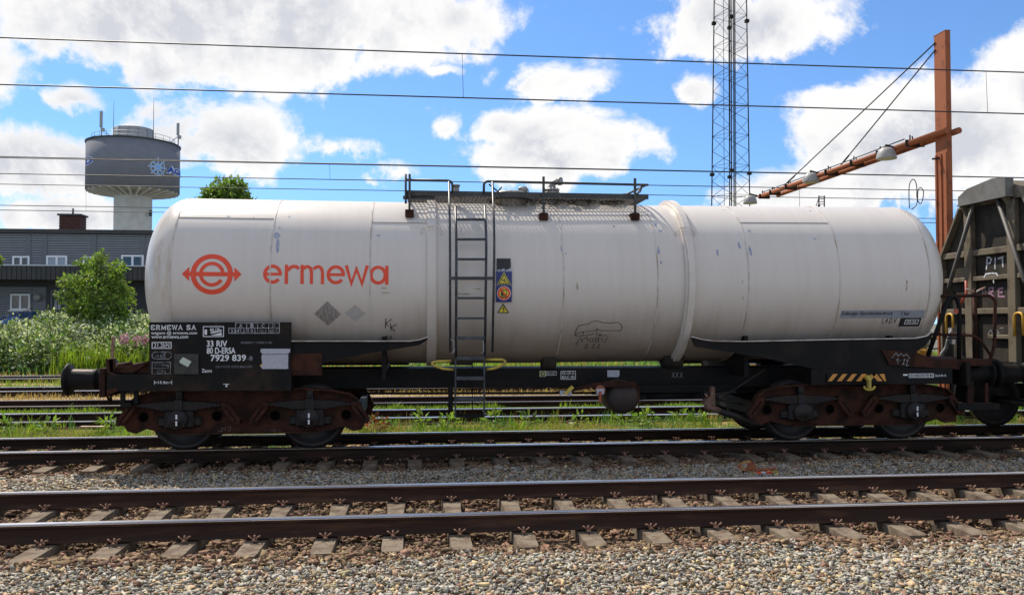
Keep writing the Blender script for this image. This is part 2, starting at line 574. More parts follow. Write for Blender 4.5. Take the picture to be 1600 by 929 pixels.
# ------------------------------------------------------------------ flat print: strokes and text as 2-d triangles
def stroke2d(pts, wd, closed=False):
    """ribbon of width wd along 2-d points, mitred: returns verts, faces"""
    n = len(pts)
    P = [Vector((p[0], p[1])) for p in pts]
    L, R = [], []
    for i in range(n):
        a = P[i - 1] if (i > 0 or closed) else None
        b = P[(i + 1) % n] if (i < n - 1 or closed) else None
        d0 = (P[i] - a).normalized() if a is not None else (b - P[i]).normalized()
        d1 = (b - P[i]).normalized() if b is not None else d0
        t = d0 + d1
        t = t.normalized() if t.length > 1e-6 else d0
        nn = Vector((-t.y, t.x))
        k = max(0.45, nn.dot(Vector((-d0.y, d0.x))))
        L.append(P[i] + nn * wd / 2 / k)
        R.append(P[i] - nn * wd / 2 / k)
    vs = L + R
    fs = [(i, (i + 1) % n, n + (i + 1) % n, n + i) for i in range(n if closed else n - 1)]
    return vs, fs


class Flat:
    """collects 2-d shapes (u right, v up), to be laid on a plane or wrapped on the tank"""
    def __init__(s):
        s.v, s.f = [], []

    def add(s, vs, fs, ox=0, oy=0, k=1.0):
        o = len(s.v)
        s.v += [(p[0] * k + ox, p[1] * k + oy) for p in vs]
        s.f += [tuple(i + o for i in f) for f in fs]
        return s

    def stroke(s, pts, wd, closed=False):
        return s.add(*stroke2d(pts, wd, closed))

    def poly(s, pts):
        return s.add(pts, [tuple(range(len(pts)))])

    def rect(s, x0, y0, x1, y1):
        return s.poly([(x0, y0), (x1, y0), (x1, y1), (x0, y1)])

    def frame(s, x0, y0, x1, y1, t):
        s.rect(x0, y0, x1, y0 + t); s.rect(x0, y1 - t, x1, y1)
        s.rect(x0, y0 + t, x0 + t, y1 - t); s.rect(x1 - t, y0 + t, x1, y1 - t)
        return s

    def ring(s, cx, cy, r, wd, a0=0, a1=2 * PI, n=40):
        full = abs(a1 - a0 - 2 * PI) < 1e-6
        pts = [(cx + r * math.cos(a0 + (a1 - a0) * i / n), cy + r * math.sin(a0 + (a1 - a0) * i / n)) for i in range(n if full else n + 1)]
        return s.stroke(pts, wd, full)

    def disc(s, cx, cy, r, n=28):
        return s.poly([(cx + r * math.cos(2 * PI * i / n), cy + r * math.sin(2 * PI * i / n)) for i in range(n)])

    def text(s, body, x0, y0, x1, y1, bold=0.0):
        """fit the text's bounding box to the rectangle"""
        vs, fs = text2d(body, bold)
        ax, bx = min(p[0] for p in vs), max(p[0] for p in vs)
        ay, by = min(p[1] for p in vs), max(p[1] for p in vs)
        kx, ky = (x1 - x0) / (bx - ax), (y1 - y0) / (by - ay)
        return s.add([(x0 + (p[0] - ax) * kx, y0 + (p[1] - ay) * ky) for p in vs], fs)

    def on_plane(s, name, m, Y, parent):
        """u = X, v = Z on the vertical plane at distance Y"""
        b = MB()
        b.add([(p[0], Y, p[1]) for p in s.v], s.f)
        return b.build(name, m, parent, recalc=False)

    def on_tank(s, name, m, parent, off=0.003):
        """u = X, v = height on the near side of the tank before wrapping (arc length from the equator)"""
        bm = bmesh.new()
        vv = [bm.verts.new((p[0], 0, p[1])) for p in s.v]
        for f in s.f:
            try:
                bm.faces.new([vv[i] for i in f])
            except ValueError:
                pass
        lo, hi = min(p[1] for p in s.v), max(p[1] for p in s.v)
        z = lo + 0.05
        while z < hi:
            bmesh.ops.bisect_plane(bm, geom=bm.verts[:] + bm.edges[:] + bm.faces[:], plane_co=(0, 0, z), plane_no=(0, 0, 1))
            z += 0.05
        for v in bm.verts:
            v.co = tank_point(v.co.x, v.co.z / TR, TR + off)
        me = bpy.data.meshes.new(name)
        off_ = WORLD.get(parent.name, Vector())
        for v in bm.verts:
            v.co -= off_
        bm.to_mesh(me)
        bm.free()
        me.materials.append(m)
        return link(name, me, parent)


TEXTS = {}


def text2d(body, bold):
    k = (body, bold)
    if k not in TEXTS:
        cu = bpy.data.curves.new('lettering', 'FONT')
        cu.body = body
        cu.offset = bold
        cu.resolution_u = 3
        o = bpy.data.objects.new('lettering', cu)
        me = bpy.data.meshes.new_from_object(o)
        TEXTS[k] = ([(v.co.x, v.co.y) for v in me.vertices], [tuple(p.vertices) for p in me.polygons])
        bpy.data.objects.remove(o)
        bpy.data.curves.remove(cu)
        bpy.data.meshes.remove(me)
    return TEXTS[k]


# ------------------------------------------------------------------ ground
TC_NEAR = 8.13 + 0.7535
TC_WAG = 12.637 + 0.7535
TRACKS = {'B': 17.2, 'C': 20.25, 'D': 24.65, 'E': 30.05}
GZ = -0.29
GROUND = [(-60, GZ), (0, GZ), (4, GZ), (7.4, GZ), (14.35, GZ), (14.75, -.125), (15.3, -.105), (15.9, -.10), (16.25, -.205), (18.2, -.205), (18.45, -.085), (19.0, -.085), (19.3, -.205),
          (21.2, -.205), (21.7, -.105), (23.0, -.105), (23.5, -.205), (25.7, -.205), (26.2, -.105), (28.5, -.10), (29.0, -.19), (31.2, -.19), (32, -.10), (35, -.08), (40, -.06), (60, -.06), (120, -.06), (400, -.06), (1500, -.06)]


def gz(y):
    return np.interp(y, [a for a, _ in GROUND], [z for _, z in GROUND])



def ground_material():
    m = bpy.data.materials.new('yard_ground')
    m.use_nodes = True
    q = G(m.node_tree)
    b = q.n['Principled BSDF']
    b.inputs['Roughness'].default_value = 0.95
    b.inputs['Specular IOR Level'].default_value = 0.2
    geo = q.node('ShaderNodeNewGeometry')
    P = geo.outputs['Position']
    sp = q.node('ShaderNodeSeparateXYZ')
    q.l.new(P, sp.inputs[0])
    y = q.m('ADD', sp.outputs[1], q.m('MULTIPLY', q.m('SUBTRACT', q.noise(P, 1.3, 5.0, 0.65), 0.5), 1.6))
    vor = q.node('ShaderNodeTexVoronoi')
    vor.inputs['Scale'].default_value = 17.0
    q.l.new(q.scalevec(P, 1, 1, 1), vor.inputs['Vector'])
    wn = q.node('ShaderNodeTexWhiteNoise')
    q.l.new(vor.outputs['Position'], wn.inputs[0])
    gravel = q.mix(wn.outputs[0], (0.17, 0.15, 0.13), (0.36, 0.335, 0.30))
    brown = q.mix(wn.outputs[0], (0.055, 0.036, 0.024), (0.15, 0.09, 0.055))
    fine = q.noise(P, 9.0, 6.0, 0.7)
    green = q.mix(q.ramp(fine, (0.35, 0.65, 0, 1)), (0.06, 0.10, 0.018), (0.12, 0.17, 0.03))
    dry = q.mix(q.ramp(fine, (0.35, 0.65, 0, 1)), (0.24, 0.15, 0.065), (0.42, 0.30, 0.13))

    def band(lo, hi, soft=0.25):
        return q.m('MULTIPLY', q.ramp(y, (lo - soft, lo + soft, 0, 1)), q.ramp(y, (hi - soft, hi + soft, 1, 0)))
    c = q.mix(q.ramp(q.noise(P, 0.7, 3.0, 0.5), (0.4, 0.6, 0, 1)), gravel, q.mix(0.35, gravel, brown))
    for tc_ in (TC_NEAR, TC_WAG, TRACKS['B'], TRACKS['C'], TRACKS['D'], TRACKS['E']):
        c = q.mix(band(tc_ - 1.45, tc_ + 1.45), c, brown)
    patch = q.ramp(q.noise(P, 0.55, 4.0, 0.6), (0.40, 0.56, 0, 1))
    c = q.mix(band(14.3, 16.5, 0.2), c, q.mix(patch, dry, green))
    c = q.mix(band(18.55, 19.2, 0.2), c, green)
    c = q.mix(band(21.6, 23.4, 0.4), c, q.mix(0.75, gravel, dry))
    c = q.mix(q.ramp(y, (25.8, 26.4, 0, 1)), c, q.mix(patch, dry, green))
    c = q.mix(q.ramp(y, (33.5, 36.0, 0, 1)), c, q.mix(q.ramp(fine, (0.42, 0.58, 0, 1)), green, q.mix(patch, dry, green)))
    c = q.mix(q.ramp(y, (46.0, 52.0, 0, 1)), c, q.mix(q.ramp(fine, (0.35, 0.65, 0, 1)), (0.15, 0.145, 0.13), (0.12, 0.125, 0.09)))
    q.l.new(c, b.inputs['Base Color'])
    bn = q.node('ShaderNodeBump')
    bn.inputs['Strength'].default_value = 0.8
    bn.inputs['Distance'].default_value = 0.03
    q.l.new(q.m('ADD', vor.outputs['Distance'], q.m('MULTIPLY', fine, 0.6)), bn.inputs['Height'])
    q.l.new(bn.outputs[0], b.inputs['Normal'])
    return m


def build_ground():
    ys = [a for a, _ in GROUND]
    zs = [z for _, z in GROUND]
    xs = [-1500, -300, -80, -30, -12, -4, 4, 12, 30, 80, 300, 1500]
    b = MB()
    vs = [(x, y, z) for y, z in zip(ys, zs) for x in xs]
    n = len(xs)
    b.add(vs, [(j * n + i, j * n + i + 1, (j + 1) * n + i + 1, (j + 1) * n + i) for j in range(len(ys) - 1) for i in range(n - 1)])
    tag(b.build('ground', ground_material()), kind='structure')


build_ground()


# ------------------------------------------------------------------ fast scatter meshes
def np_mesh(name, verts, faces, m, smooth=False):
    me = bpy.data.meshes.new(name)
    nv, nf = len(verts), len(faces)
    k = faces.shape[1]
    me.vertices.add(nv)
    me.vertices.foreach_set('co', verts.astype(np.float32).ravel())
    me.loops.add(nf * k)
    me.loops.foreach_set('vertex_index', faces.astype(np.int32).ravel())
    me.polygons.add(nf)
    me.polygons.foreach_set('loop_start', np.arange(0, nf * k, k, dtype=np.int32))
    me.polygons.foreach_set('loop_total', np.full(nf, k, dtype=np.int32))
    me.update(calc_edges=True)
    me.materials.append(m)
    return me


def rand_rot(n):
    q = nr.normal(size=(n, 4))
    q /= np.linalg.norm(q, axis=1)[:, None]
    w_, x, y, z = q.T
    return np.stack([1 - 2 * (y * y + z * z), 2 * (x * y - z * w_), 2 * (x * z + y * w_),
                     2 * (x * y + z * w_), 1 - 2 * (x * x + z * z), 2 * (y * z - x * w_),
                     2 * (x * z - y * w_), 2 * (y * z + x * w_), 1 - 2 * (x * x + y * y)], 1).reshape(n, 3, 3)


CUBE = np.array([[-1, -1, -1], [1, -1, -1], [1, 1, -1], [-1, 1, -1], [-1, -1, 1], [1, -1, 1], [1, 1, 1], [-1, 1, 1]], float)
CUBEF = np.array([[3, 2, 1, 0], [4, 5, 6, 7], [0, 1, 5, 4], [1, 2, 6, 5], [2, 3, 7, 6], [3, 0, 4, 7]])


def stones(pts, size):
    """angular crushed stones at pts (n,3) with mean half size"""
    n = len(pts)
    base = CUBE[None] * (1 + nr.uniform(-.85, .32, size=(n, 8, 3)))
    ext = np.stack([nr.uniform(.85, 1.7, n), nr.uniform(.55, 1.0, n), nr.uniform(.28, .62, n)], 1)
    sz = np.clip(nr.lognormal(0, .36, n), .4, 2.1) * size * .62
    v = base * (ext * sz[:, None])[:, None, :]
    R = rand_rot(n)
    # most stones lie on a flat side, some are propped up at an angle
    a = nr.uniform(0, 2 * PI, n); tx = nr.normal(size=n) * .55; cz, sz_ = np.cos(a), np.sin(a); ct, st_ = np.cos(tx), np.sin(tx)
    flat = np.zeros((n, 3, 3))
    flat[:, 0, 0] = cz; flat[:, 0, 1] = -sz_ * ct; flat[:, 0, 2] = sz_ * st_
    flat[:, 1, 0] = sz_; flat[:, 1, 1] = cz * ct; flat[:, 1, 2] = -cz * st_
    flat[:, 2, 1] = st_; flat[:, 2, 2] = ct
    keep = nr.uniform(size=n) < .75
    R[keep] = flat[keep]
    v = np.einsum('nij,nkj->nki', R, v) + pts[:, None, :]
    f = (CUBEF[None] + (np.arange(n) * 8)[:, None, None]).reshape(-1, 4)
    return v.reshape(-1, 3), f


def scatter(x0, x1, y0, y1, per_m2, z, zj):
    n = int((x1 - x0) * (y1 - y0) * per_m2)
    return np.stack([nr.uniform(x0, x1, n), nr.uniform(y0, y1, n), z + nr.uniform(-zj, zj, n)], 1)


def view_half(y):
    return 0.62 * y + 1.4


def stone_object(name, chunks, m):
    V, F, o = [], [], 0
    for (p, s) in chunks:
        v, f = stones(p, s)
        V.append(v); F.append(f + o); o += len(v)
    return tag(link(name, np_mesh(name, np.concatenate(V), np.concatenate(F), m)), kind='stuff')


def cull(p):
    """keep the stones that a camera near the photograph's could see"""
    h = 0.66 * p[:, 1] + 1.9
    xc = p[:, 0] - 0.108 * p[:, 1]
    return p[np.abs(xc) < h]


SL_N = [-0.2576 + (i - 5) * 0.6213 for i in range(-5, 27)]


def rust_prob(p):
    """rust dust off the rails: share of brown stones falls away from the rails"""
    y = p[:, 1]
    d = np.minimum(np.abs(y - TC_NEAR), np.abs(y - TC_WAG))
    return np.clip((1.62 - d) / 0.35 + 0.15 + 0.25 * np.sin(p[:, 0] * 1.7) * np.sin(y * 2.3 + p[:, 0]), 0.05, 0.97)


def gap_from_sleepers(p, tc_, xs, half=0.115):
    inside = np.abs(p[:, 1] - tc_) < 1.33
    x = np.asarray(xs)
    d = np.min(np.abs(p[:, 0][:, None] - x[None]), axis=1)
    return p[~(inside & (d < half))]


SL_W = [-0.10 + i * 0.632 for i in range(-17, 26)]


def build_ballast():
    parts = [cull(scatter(-8, 11, 5.2, 7.62, 2350, -.222, .022)),
             cull(scatter(-9, 12, 7.6, 10.1, 1150, -.262, .020)),
             cull(scatter(-10, 13, 10.1, 12.0, 1700, -.240, .020)),
             cull(scatter(-11, 14, 11.95, 14.6, 520, -.258, .022))]
    p = np.concatenate(parts)
    p = gap_from_sleepers(p, TC_NEAR, SL_N)
    p = gap_from_sleepers(p, TC_WAG, SL_W)
    # shallow dip under the rails so that the rail foot stands clear
    d = np.minimum(np.minimum(np.abs(p[:, 1] - 8.13), np.abs(p[:, 1] - 9.637)), np.minimum(np.abs(p[:, 1] - 12.637), np.abs(p[:, 1] - 14.144)))
    p[:, 2] -= np.clip(.16 - d, 0, .16) * .25
    p[:, 2] += .012 * np.sin(p[:, 0] * 2.1 + p[:, 1]) + .012 * np.sin(p[:, 1] * 4.0 - p[:, 0] * 1.3)
    r = nr.uniform(size=len(p))
    pr = rust_prob(p)
    b = p[r < pr]
    rest = p[r >= pr]
    r2 = nr.uniform(size=len(rest))
    tan = rest[r2 < .25]
    grey = rest[r2 >= .25]
    stone_object('grey_ballast', [(grey, .0220)], STONEG)
    stone_object('tan_ballast', [(tan, .0232)], STONET)
    stone_object('rusty_ballast', [(b, .031)], STONEB)


build_ballast()


# ------------------------------------------------------------------ railway tracks
def rail_profile():
    h = [(-.075, -.172), (.075, -.172), (.075, -.160), (.018, -.142), (.0085, -.125), (.0085, -.052), (.034, -.040), (.036, -.006), (.030, 0.0)]
    return h + [(-x, z) for x, z in reversed(h[2:])]


def rail_mesh(y, x0, x1, top):
    prof = [(-.075, -.172), (.075, -.172), (.075, -.162), (.019, -.142), (.0085, -.125), (.0085, -.052), (.033, -.040), (.036, -.012), (.033, -.007),
            (-.033, -.007), (-.036, -.012), (-.033, -.040), (-.0085, -.052), (-.0085, -.125), (-.019, -.142), (-.075, -.162)]
    b = MB()
    b.prism([(x0, y + p, z) for p, z in prof], (x1 - x0, 0, 0))
    return b


def railway_track(label, yc, x0, x1, top, sleepers=(), clips=False, side=RAILSIDE):
    t = thing('railway_track', label, 'railway track', (0, yc, 0), 'parallel tracks of the rail yard')
    for s in (-.7535, .7535):
        r = rail_mesh(yc + s, x0, x1, top).build('rail', side, t)
        h = MB()
        h.prism([(x0, yc + s + p, z) for p, z in ((-.0368, -.018), (-.0368, -.013), (-.027, .0012), (.027, .0012), (.0368, -.013), (.0368, -.018))], (x1 - x0, 0, 0))
        h.build('rail_head', top, r)
    if len(sleepers):
        sm = MB()
        # concrete sleeper: deep at the rail seats, waisted in the middle
        st = [(-1.30, .082, -.200, -.39), (-1.24, .096, -.192, -.39), (-.55, .096, -.186, -.39), (-.3, .085, -.205, -.38), (.3, .085, -.205, -.38), (.55, .096, -.186, -.39), (1.24, .096, -.192, -.39), (1.30, .082, -.200, -.39)]
        vs = []
        for (y, hw, zt, zb) in st:
            vs += [(-hw - .02, y, zb), (hw + .02, y, zb), (hw, y, zt), (-hw, y, zt)]
        fs = [(0, 1, 2, 3), (31, 30, 29, 28)]
        for i in range(7):
            a = i * 4
            for k in range(4):
                fs.append((a + k, a + 4 + k, a + 4 + (k + 1) % 4, a + (k + 1) % 4))
        sm.add(vs, fs)
        first, clip_first = None, None
        for x in sleepers:
            if first is None:
                me_o = sm.build('sleeper', CONC, t, base=None)
                # built about the origin; shift into the track's own frame
                me_o.data.transform(Matrix.Translation((0, yc, 0)))
                first = me_o
                o = me_o
            else:
                o = first.copy()
                C.objects.link(o)
                o.parent = t
            o.location = (x + rnd.uniform(-.012, .012), rnd.uniform(-.02, .02), rnd.uniform(-.006, .004))
            o.rotation_euler = (0, 0, rnd.uniform(-.02, .02))
            if clips:
                for s in (-1, 1):
                    for e in (-1, 1):
                        if clip_first is None:
                            cb = MB()
                            for q in (-1, 1):
                                pts = [(q * .008, .03, -.012), (q * .020, .075, .016), (q * .038, .085, .034), (q * .054, .06, .038), (q * .050, .03, .020), (q * .030, .02, .008)]
                                cb.tube(fillet(pts, .02, 3), .0058, 6)
                            cb.cyl((0, .05, -.02), (0, .05, .040), .009, 6)
                            cb.cbox((0, .05, -.004), .04, .06, .016)
                            cme = cb.build('rail_clip', CLIPM, o, base=None)
                            clip_first = cme
                            c = cme
                            # mesh was shifted by the parent's offset: bring back to its own origin
                            c.data.transform(Matrix.Translation(WORLD[o.name]))
                        else:
                            c = clip_first.copy()
                            C.objects.link(c)
                            c.parent = o
                        c.location = (0, s * .7535 + e * .075, -.158)
                        c.rotation_euler = (0, 0, 0 if e > 0 else PI)
    return t


railway_track('nearest track, whole in view on brown ballast in front of the tank wagon', TC_NEAR, -14, 18, RAILTOP, SL_N, True)
railway_track('track that the white tank wagon stands on', TC_WAG, -60, 90, RAILTOP, SL_W, True, mat('rail_rust_shaded', (0.020, 0.013, 0.010), 0.85, spec=0.12, col2=(0.04, 0.024, 0.016), nscale=3, bump=0.15, bscale=60, stretch=(0.35, 1, 3)))  # rail colour darkened to paint in the shade below the wagon
railway_track('first track behind the tank wagon, edged by green grass and weeds', TRACKS['B'], -60, 110, RAILTOP, [i * .65 for i in range(-22, 34)], False, MATS['rail_rust_shaded'])  # backlit rail sides here and on the next two tracks painted darker too
railway_track('second track behind the tank wagon, beyond a strip of low grass', TRACKS['C'], -70, 130, RAILTOPR, [i * .65 for i in range(-28, 38)], False, MATS['rail_rust_shaded'])
railway_track('third track behind the tank wagon, beyond the orange dry grass', TRACKS['D'], -80, 150, RAILTOP, (), False, MATS['rail_rust_shaded'])
railway_track('farthest track, running along the foot of the bramble thicket', TRACKS['E'], -90, 170, RAILTOP)

# a spare rail and a wooden edge lie in the grass behind the wagon
sp_ = MB()
sp_.box((-30, 15.96, -.20), (40, 16.04, -.062))
tag(sp_.build('spare_rail', RAILSIDE), 'old rusty rail lying loose in the grass just behind the tank wagon', 'spare rail')


# ------------------------------------------------------------------ the tank wagon
TR, TZ = 1.262, 2.445
XL, XR, HD = -3.47, 7.76, 0.58
YN = TC_WAG - TR


def tz(x):
    d = x - 1.6
    return TZ + (.0075 * d if d > 0 else -.003 * d)


def tank_point(x, ang, r):
    return Vector((x, TC_WAG - r * math.cos(ang), tz(x) + r * math.sin(ang)))


def tank_ring(b, x0, x1, r0, r1, seg=96, a0=0, a1=2 * PI, smooth=True):
    """band round the tank between x0 and x1, from inner radius r0 to outer radius r1"""
    prof = [(x0, r0), (x0, r1), (x1, r1), (x1, r0)]
    full = abs(a1 - a0 - 2 * PI) < 1e-6
    cnt = seg if full else seg + 1
    vs = []
    for x, r in prof:
        vs += [tank_point(x, a0 + (a1 - a0) * k / seg, r) for k in range(cnt)]
    fs = []
    for i in range(3):
        for k in range(seg):
            k2 = (k + 1) % cnt
            fs.append((i * cnt + k, i * cnt + k2, (i + 1) * cnt + k2, (i + 1) * cnt + k))
    return b.add(vs, fs, False)


wagon = thing('tank_wagon', 'white bogie tank wagon with orange-red lettering and rooftop walkway', 'tank wagon', (2.087, TC_WAG, 0))


def build_shell():
    prof = []
    n = 14
    for i in range(n + 1):
        a = PI / 2 * (1 - i / n)
        prof.append((XL - HD * math.sin(a) ** 1.0, max(.002, TR * math.cos(a) ** .8)))
    for i in range(1, 40):
        prof.append((XL + (XR - XL) * i / 40, TR))
    for i in range(n + 1):
        a = PI / 2 * (i / n)
        prof.append((XR + HD * math.sin(a), max(.002, TR * math.cos(a) ** .8)))
    seg = 96
    b = MB()
    vs = []
    for x, r in prof:
        vs += [tank_point(x, 2 * PI * k / seg, r) for k in range(seg)]
    fs = [(i * seg + k, i * seg + (k + 1) % seg, (i + 1) * seg + (k + 1) % seg, (i + 1) * seg + k) for i in range(len(prof) - 1) for k in range(seg)]
    b.add(vs, fs, True)
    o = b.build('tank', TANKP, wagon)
    o.data.materials.append(HEADP)
    for p in o.data.polygons:
        cx = sum(o.data.vertices[i].co.x for i in p.vertices) / len(p.vertices) + 2.087
        if cx < XL or cx > XR:
            p.material_index = 1
    return o


tank = build_shell()
tag(tank, 'cream-white cylindrical tank barrel with domed ends')
for x in (XL, -2.112, -.724, 2.075, 3.484, 4.879, 6.318, XR):
    b = MB()
    tank_ring(b, x - .008, x + .008, TR - .01, TR + .007)
    b.build('weld_seam', SEAMW, tank, recalc=True)
# lengthwise lap seams of the cladding near the top
for x0, x1, a in ((-3.46, -2.12, 43.5), (-.715, .10, 41.5), (4.89, 6.31, 45.0)):
    b = MB()
    r = math.radians(a)
    vs = []
    for rr_, da in ((TR - .002, -.004), (TR + .006, -.003), (TR + .006, .003), (TR - .002, .004)):
        vs += [tank_point(x0, r + da, rr_), tank_point(x1, r + da, rr_)]
    b.add(vs, [(0, 1, 3, 2), (2, 3, 5, 4), (4, 5, 7, 6)])
    b.build('lap_seam', SEAMD, tank)
# hoops
b = MB()
tank_ring(b, .09, .215, TR - .01, TR + .042)
b.build('tank_hoop', HOOPW, wagon)
b = MB()
tank_ring(b, .215, .235, TR - .01, TR + .02)
b.build('tank_hoop', HOOPW, wagon)
b = MB()
tank_ring(b, 3.90, 3.935, TR - .01, TR + .05)
tank_ring(b, 3.935, 4.03, TR - .01, TR + .085)
b.build('tank_hoop', HOOPW, wagon)
for X in (.15, 3.965):
    b = MB()
    for q in (-1, 1):
        c = tank_point(X + q * .09, math.radians(33), TR + .02)
        b.tube(arc(c, .06, PI / 2 if q < 0 else -PI / 2, 3 * PI / 2 if q < 0 else PI / 2, 10), .008, 6)
    p0, p1 = tank_point(X - .09, math.radians(36), TR + .075), tank_point(X + .09, math.radians(36), TR + .075)
    b.bar(p0, p1, .012, .02)
    b.build('hoop_clamp', HOOPW, wagon)
# drain bosses under the belly
for X, wd in ((1.98, .11), (3.96, .16)):
    b = MB()
    b.lathe([(-wd, .02), (-wd, .15), (-wd * .7, .17), (wd * .7, .17), (wd, .15), (wd, .02)], (X, TC_WAG - .35, tz(X) - TR + .07), 'x', 20)
    b.build('drain_boss', HOPD, wagon)

# --- print on the tank
def tank_uv(x, y):
    """photograph point on the tank wall -> (X, arc height)"""
    r = ray(x, y)
    A = r[1] ** 2 + r[2] ** 2
    zc = TZ
    for _ in range(3):
        B = -2 * TC_WAG * r[1] + 2 * (CAM_H - zc) * r[2]
        K = TC_WAG ** 2 + (CAM_H - zc) ** 2 - TR ** 2
        t = (-B - math.sqrt(max(0, B * B - 4 * A * K))) / (2 * A)
        zc = tz(r[0] * t)
    return r[0] * t, math.atan2(CAM_H + r[2] * t - zc, TC_WAG - r[1] * t) * TR


lu, lv = tank_uv(331, 428)
fl = Flat()
fl.ring(lu, lv, .252, .068, n=56)
fl.ring(lu, lv, .150, .050, math.radians(8), math.radians(328), n=44)
fl.rect(lu - .31, lv - .030, lu - .217, lv + .030)
fl.rect(lu + .217, lv - .030, lu + .31, lv + .030)
fl.rect(lu - .128, lv - .030, lu + .175, lv + .030)
fl.rect(lu - .217, lv - .030, lu - .175, lv + .030)
fl.poly([(lu - .405, lv), (lu - .305, lv - .100), (lu - .305, lv + .100)])
fl.poly([(lu + .405, lv), (lu + .305, lv + .100), (lu + .305, lv - .100)])
fl.rect(lu + .17, lv - .030, lu + .22, lv + .030)
fl.on_tank('emblem', REDP, tank)

fl = Flat()
x0, vb = tank_uv(411, 443)
_, vt = tank_uv(411, 413)
x1, _ = tank_uv(607, 428)
S_, HH = .047, vt - vb
kx = (x1 - x0) / 707.0   # letter drawing measured across 707 units
ym = (vt + vb) / 2


def lx(u):
    return x0 + (u - 680) * kx


def letter_e(u0, u1):
    c, r = (lx(u0) + lx(u1)) / 2, (lx(u1) - lx(u0)) / 2 - S_ / 2
    n = 30
    pts = [(c + r * math.cos(a), ym + (HH - S_) / 2 * math.sin(a)) for a in [math.radians(-38 - 322 * i / n) for i in range(n + 1)]]
    fl.stroke(pts, S_)
    fl.rect(c - r + S_ * .3, ym - S_ * .42, c + r + S_ * .45, ym + S_ * .42)


def hook_arch(u0, u1):
    """stem on the right of a rounded shoulder"""
    xa, xb = lx(u0), lx(u1) - S_ / 2
    r = .10
    top = vt - S_ / 2
    pts = [(xa, top)] + [(xb - r + r * math.cos(a), top - r + r * math.sin(a)) for a in [PI / 2 * (1 - i / 7) for i in range(8)]] + [(xb, vb)]
    fl.stroke(pts, S_)


letter_e(680, 785)
fl.rect(lx(800), vb, lx(800) + S_, vt)
fl.stroke([(lx(800) + S_, vt - .085), (lx(826), vt - .052), (lx(842), vt - S_ / 2 - .002), (lx(862), vt - S_ / 2), (lx(880), vt - .055)], S_)
fl.rect(lx(888), vb, lx(888) + S_, vt)
fl.stroke([(lx(888) + S_, vt - .06), (lx(915), vt - S_ / 2 - .006), (lx(930), vt - S_ / 2), (lx(944), vt - .045), (lx(950), vt - .10), (lx(950), vb)], S_ * .95)
fl.stroke([(lx(950) + S_ / 2, vt - .06), (lx(976), vt - S_ / 2 - .006), (lx(992), vt - S_ / 2), (lx(1005), vt - .045), (lx(1012), vt - .10), (lx(1012), vb)], S_ * .95)
letter_e(1035, 1140)
fl.stroke([(lx(1146), vt), (lx(1176), vb + .012), (lx(1204), vt - .05), (lx(1236), vb + .012), (lx(1266), vt)], S_)
ac, ar = (lx(1278) + lx(1378)) / 2, (lx(1378) - lx(1278)) / 2 - S_ / 2
fl.stroke([(ac + ar * math.cos(2 * PI * i / 36), ym + (HH - S_) / 2 * math.sin(2 * PI * i / 36)) for i in range(36)], S_, True)
fl.rect(lx(1387) - S_, vb, lx(1387), vt)
fl.on_tank('lettering', REDP, tank)

# grimy marks where hazard plates were
fl = Flat()
u, v = tank_uv(512, 490)
fl.poly([(u - .19, v), (u, v - .19), (u + .19, v), (u, v + .19)])
fl.on_tank('grimy_diamond', GHOST, tank)
fl = Flat()
u, v = tank_uv(555, 489)
fl.poly([(u - .15, v), (u, v - .13), (u + .15, v), (u, v + .13)])
fl.on_tank('faded_diamond', GHOST2, tank, .002)


def scuff(name, m, x, y, wpx, hpx, jag=8):
    u0, v0 = tank_uv(x, y)
    k = .0093
    fl_ = Flat()
    pts = []
    for i in range(jag):
        a = 2 * PI * i / jag
        f = rnd.uniform(.65, 1.15)
        pts.append((u0 + math.cos(a) * wpx * k / 2 * f, v0 + math.sin(a) * hpx * k / 2 * f))
    fl_.poly(pts)
    fl_.on_tank(name, m, tank, .0025)


for (x, y, wp, hp) in ((434, 385, 6, 26), (433, 368, 10, 12), (437, 356, 4, 4), (592, 368, 7, 4), (877, 388, 3, 12), (884, 396, 2, 4), (959, 353, 6, 4),
                       (1024, 351, 5, 9), (1032, 361, 9, 4), (1029, 392, 4, 16), (1033, 410, 4, 8), (1121, 395, 5, 13), (1155, 384, 5, 15), (1172, 391, 5, 22),
                       (1171, 360, 7, 5), (1273, 373, 6, 3), (1131, 328, 4, 3), (1266, 329, 5, 4), (452, 338, 3, 5), (357, 338, 5, 3), (396, 340, 4, 3), (720, 360, 4, 2)):
    scuff('paint_scuff', SCUFF, x, y, wp, hp)
for (x, y, wp, hp) in ((601, 457, 15, 3), (599, 450, 13, 2), (721, 459, 30, 3), (746, 451, 14, 2), (902, 446, 4, 14), (1417, 445, 3, 20), (1160, 440, 3, 8), (1161, 465, 3, 6)):
    scuff('dirt_run', DIRTR, x, y, wp, hp)


def scribble(lines, wd, m, name='scribble', on=tank):
    f_ = Flat()
    for L in lines:
        f_.stroke([tank_uv(*p) for p in L], wd)
    f_.on_tank(name, m, on)


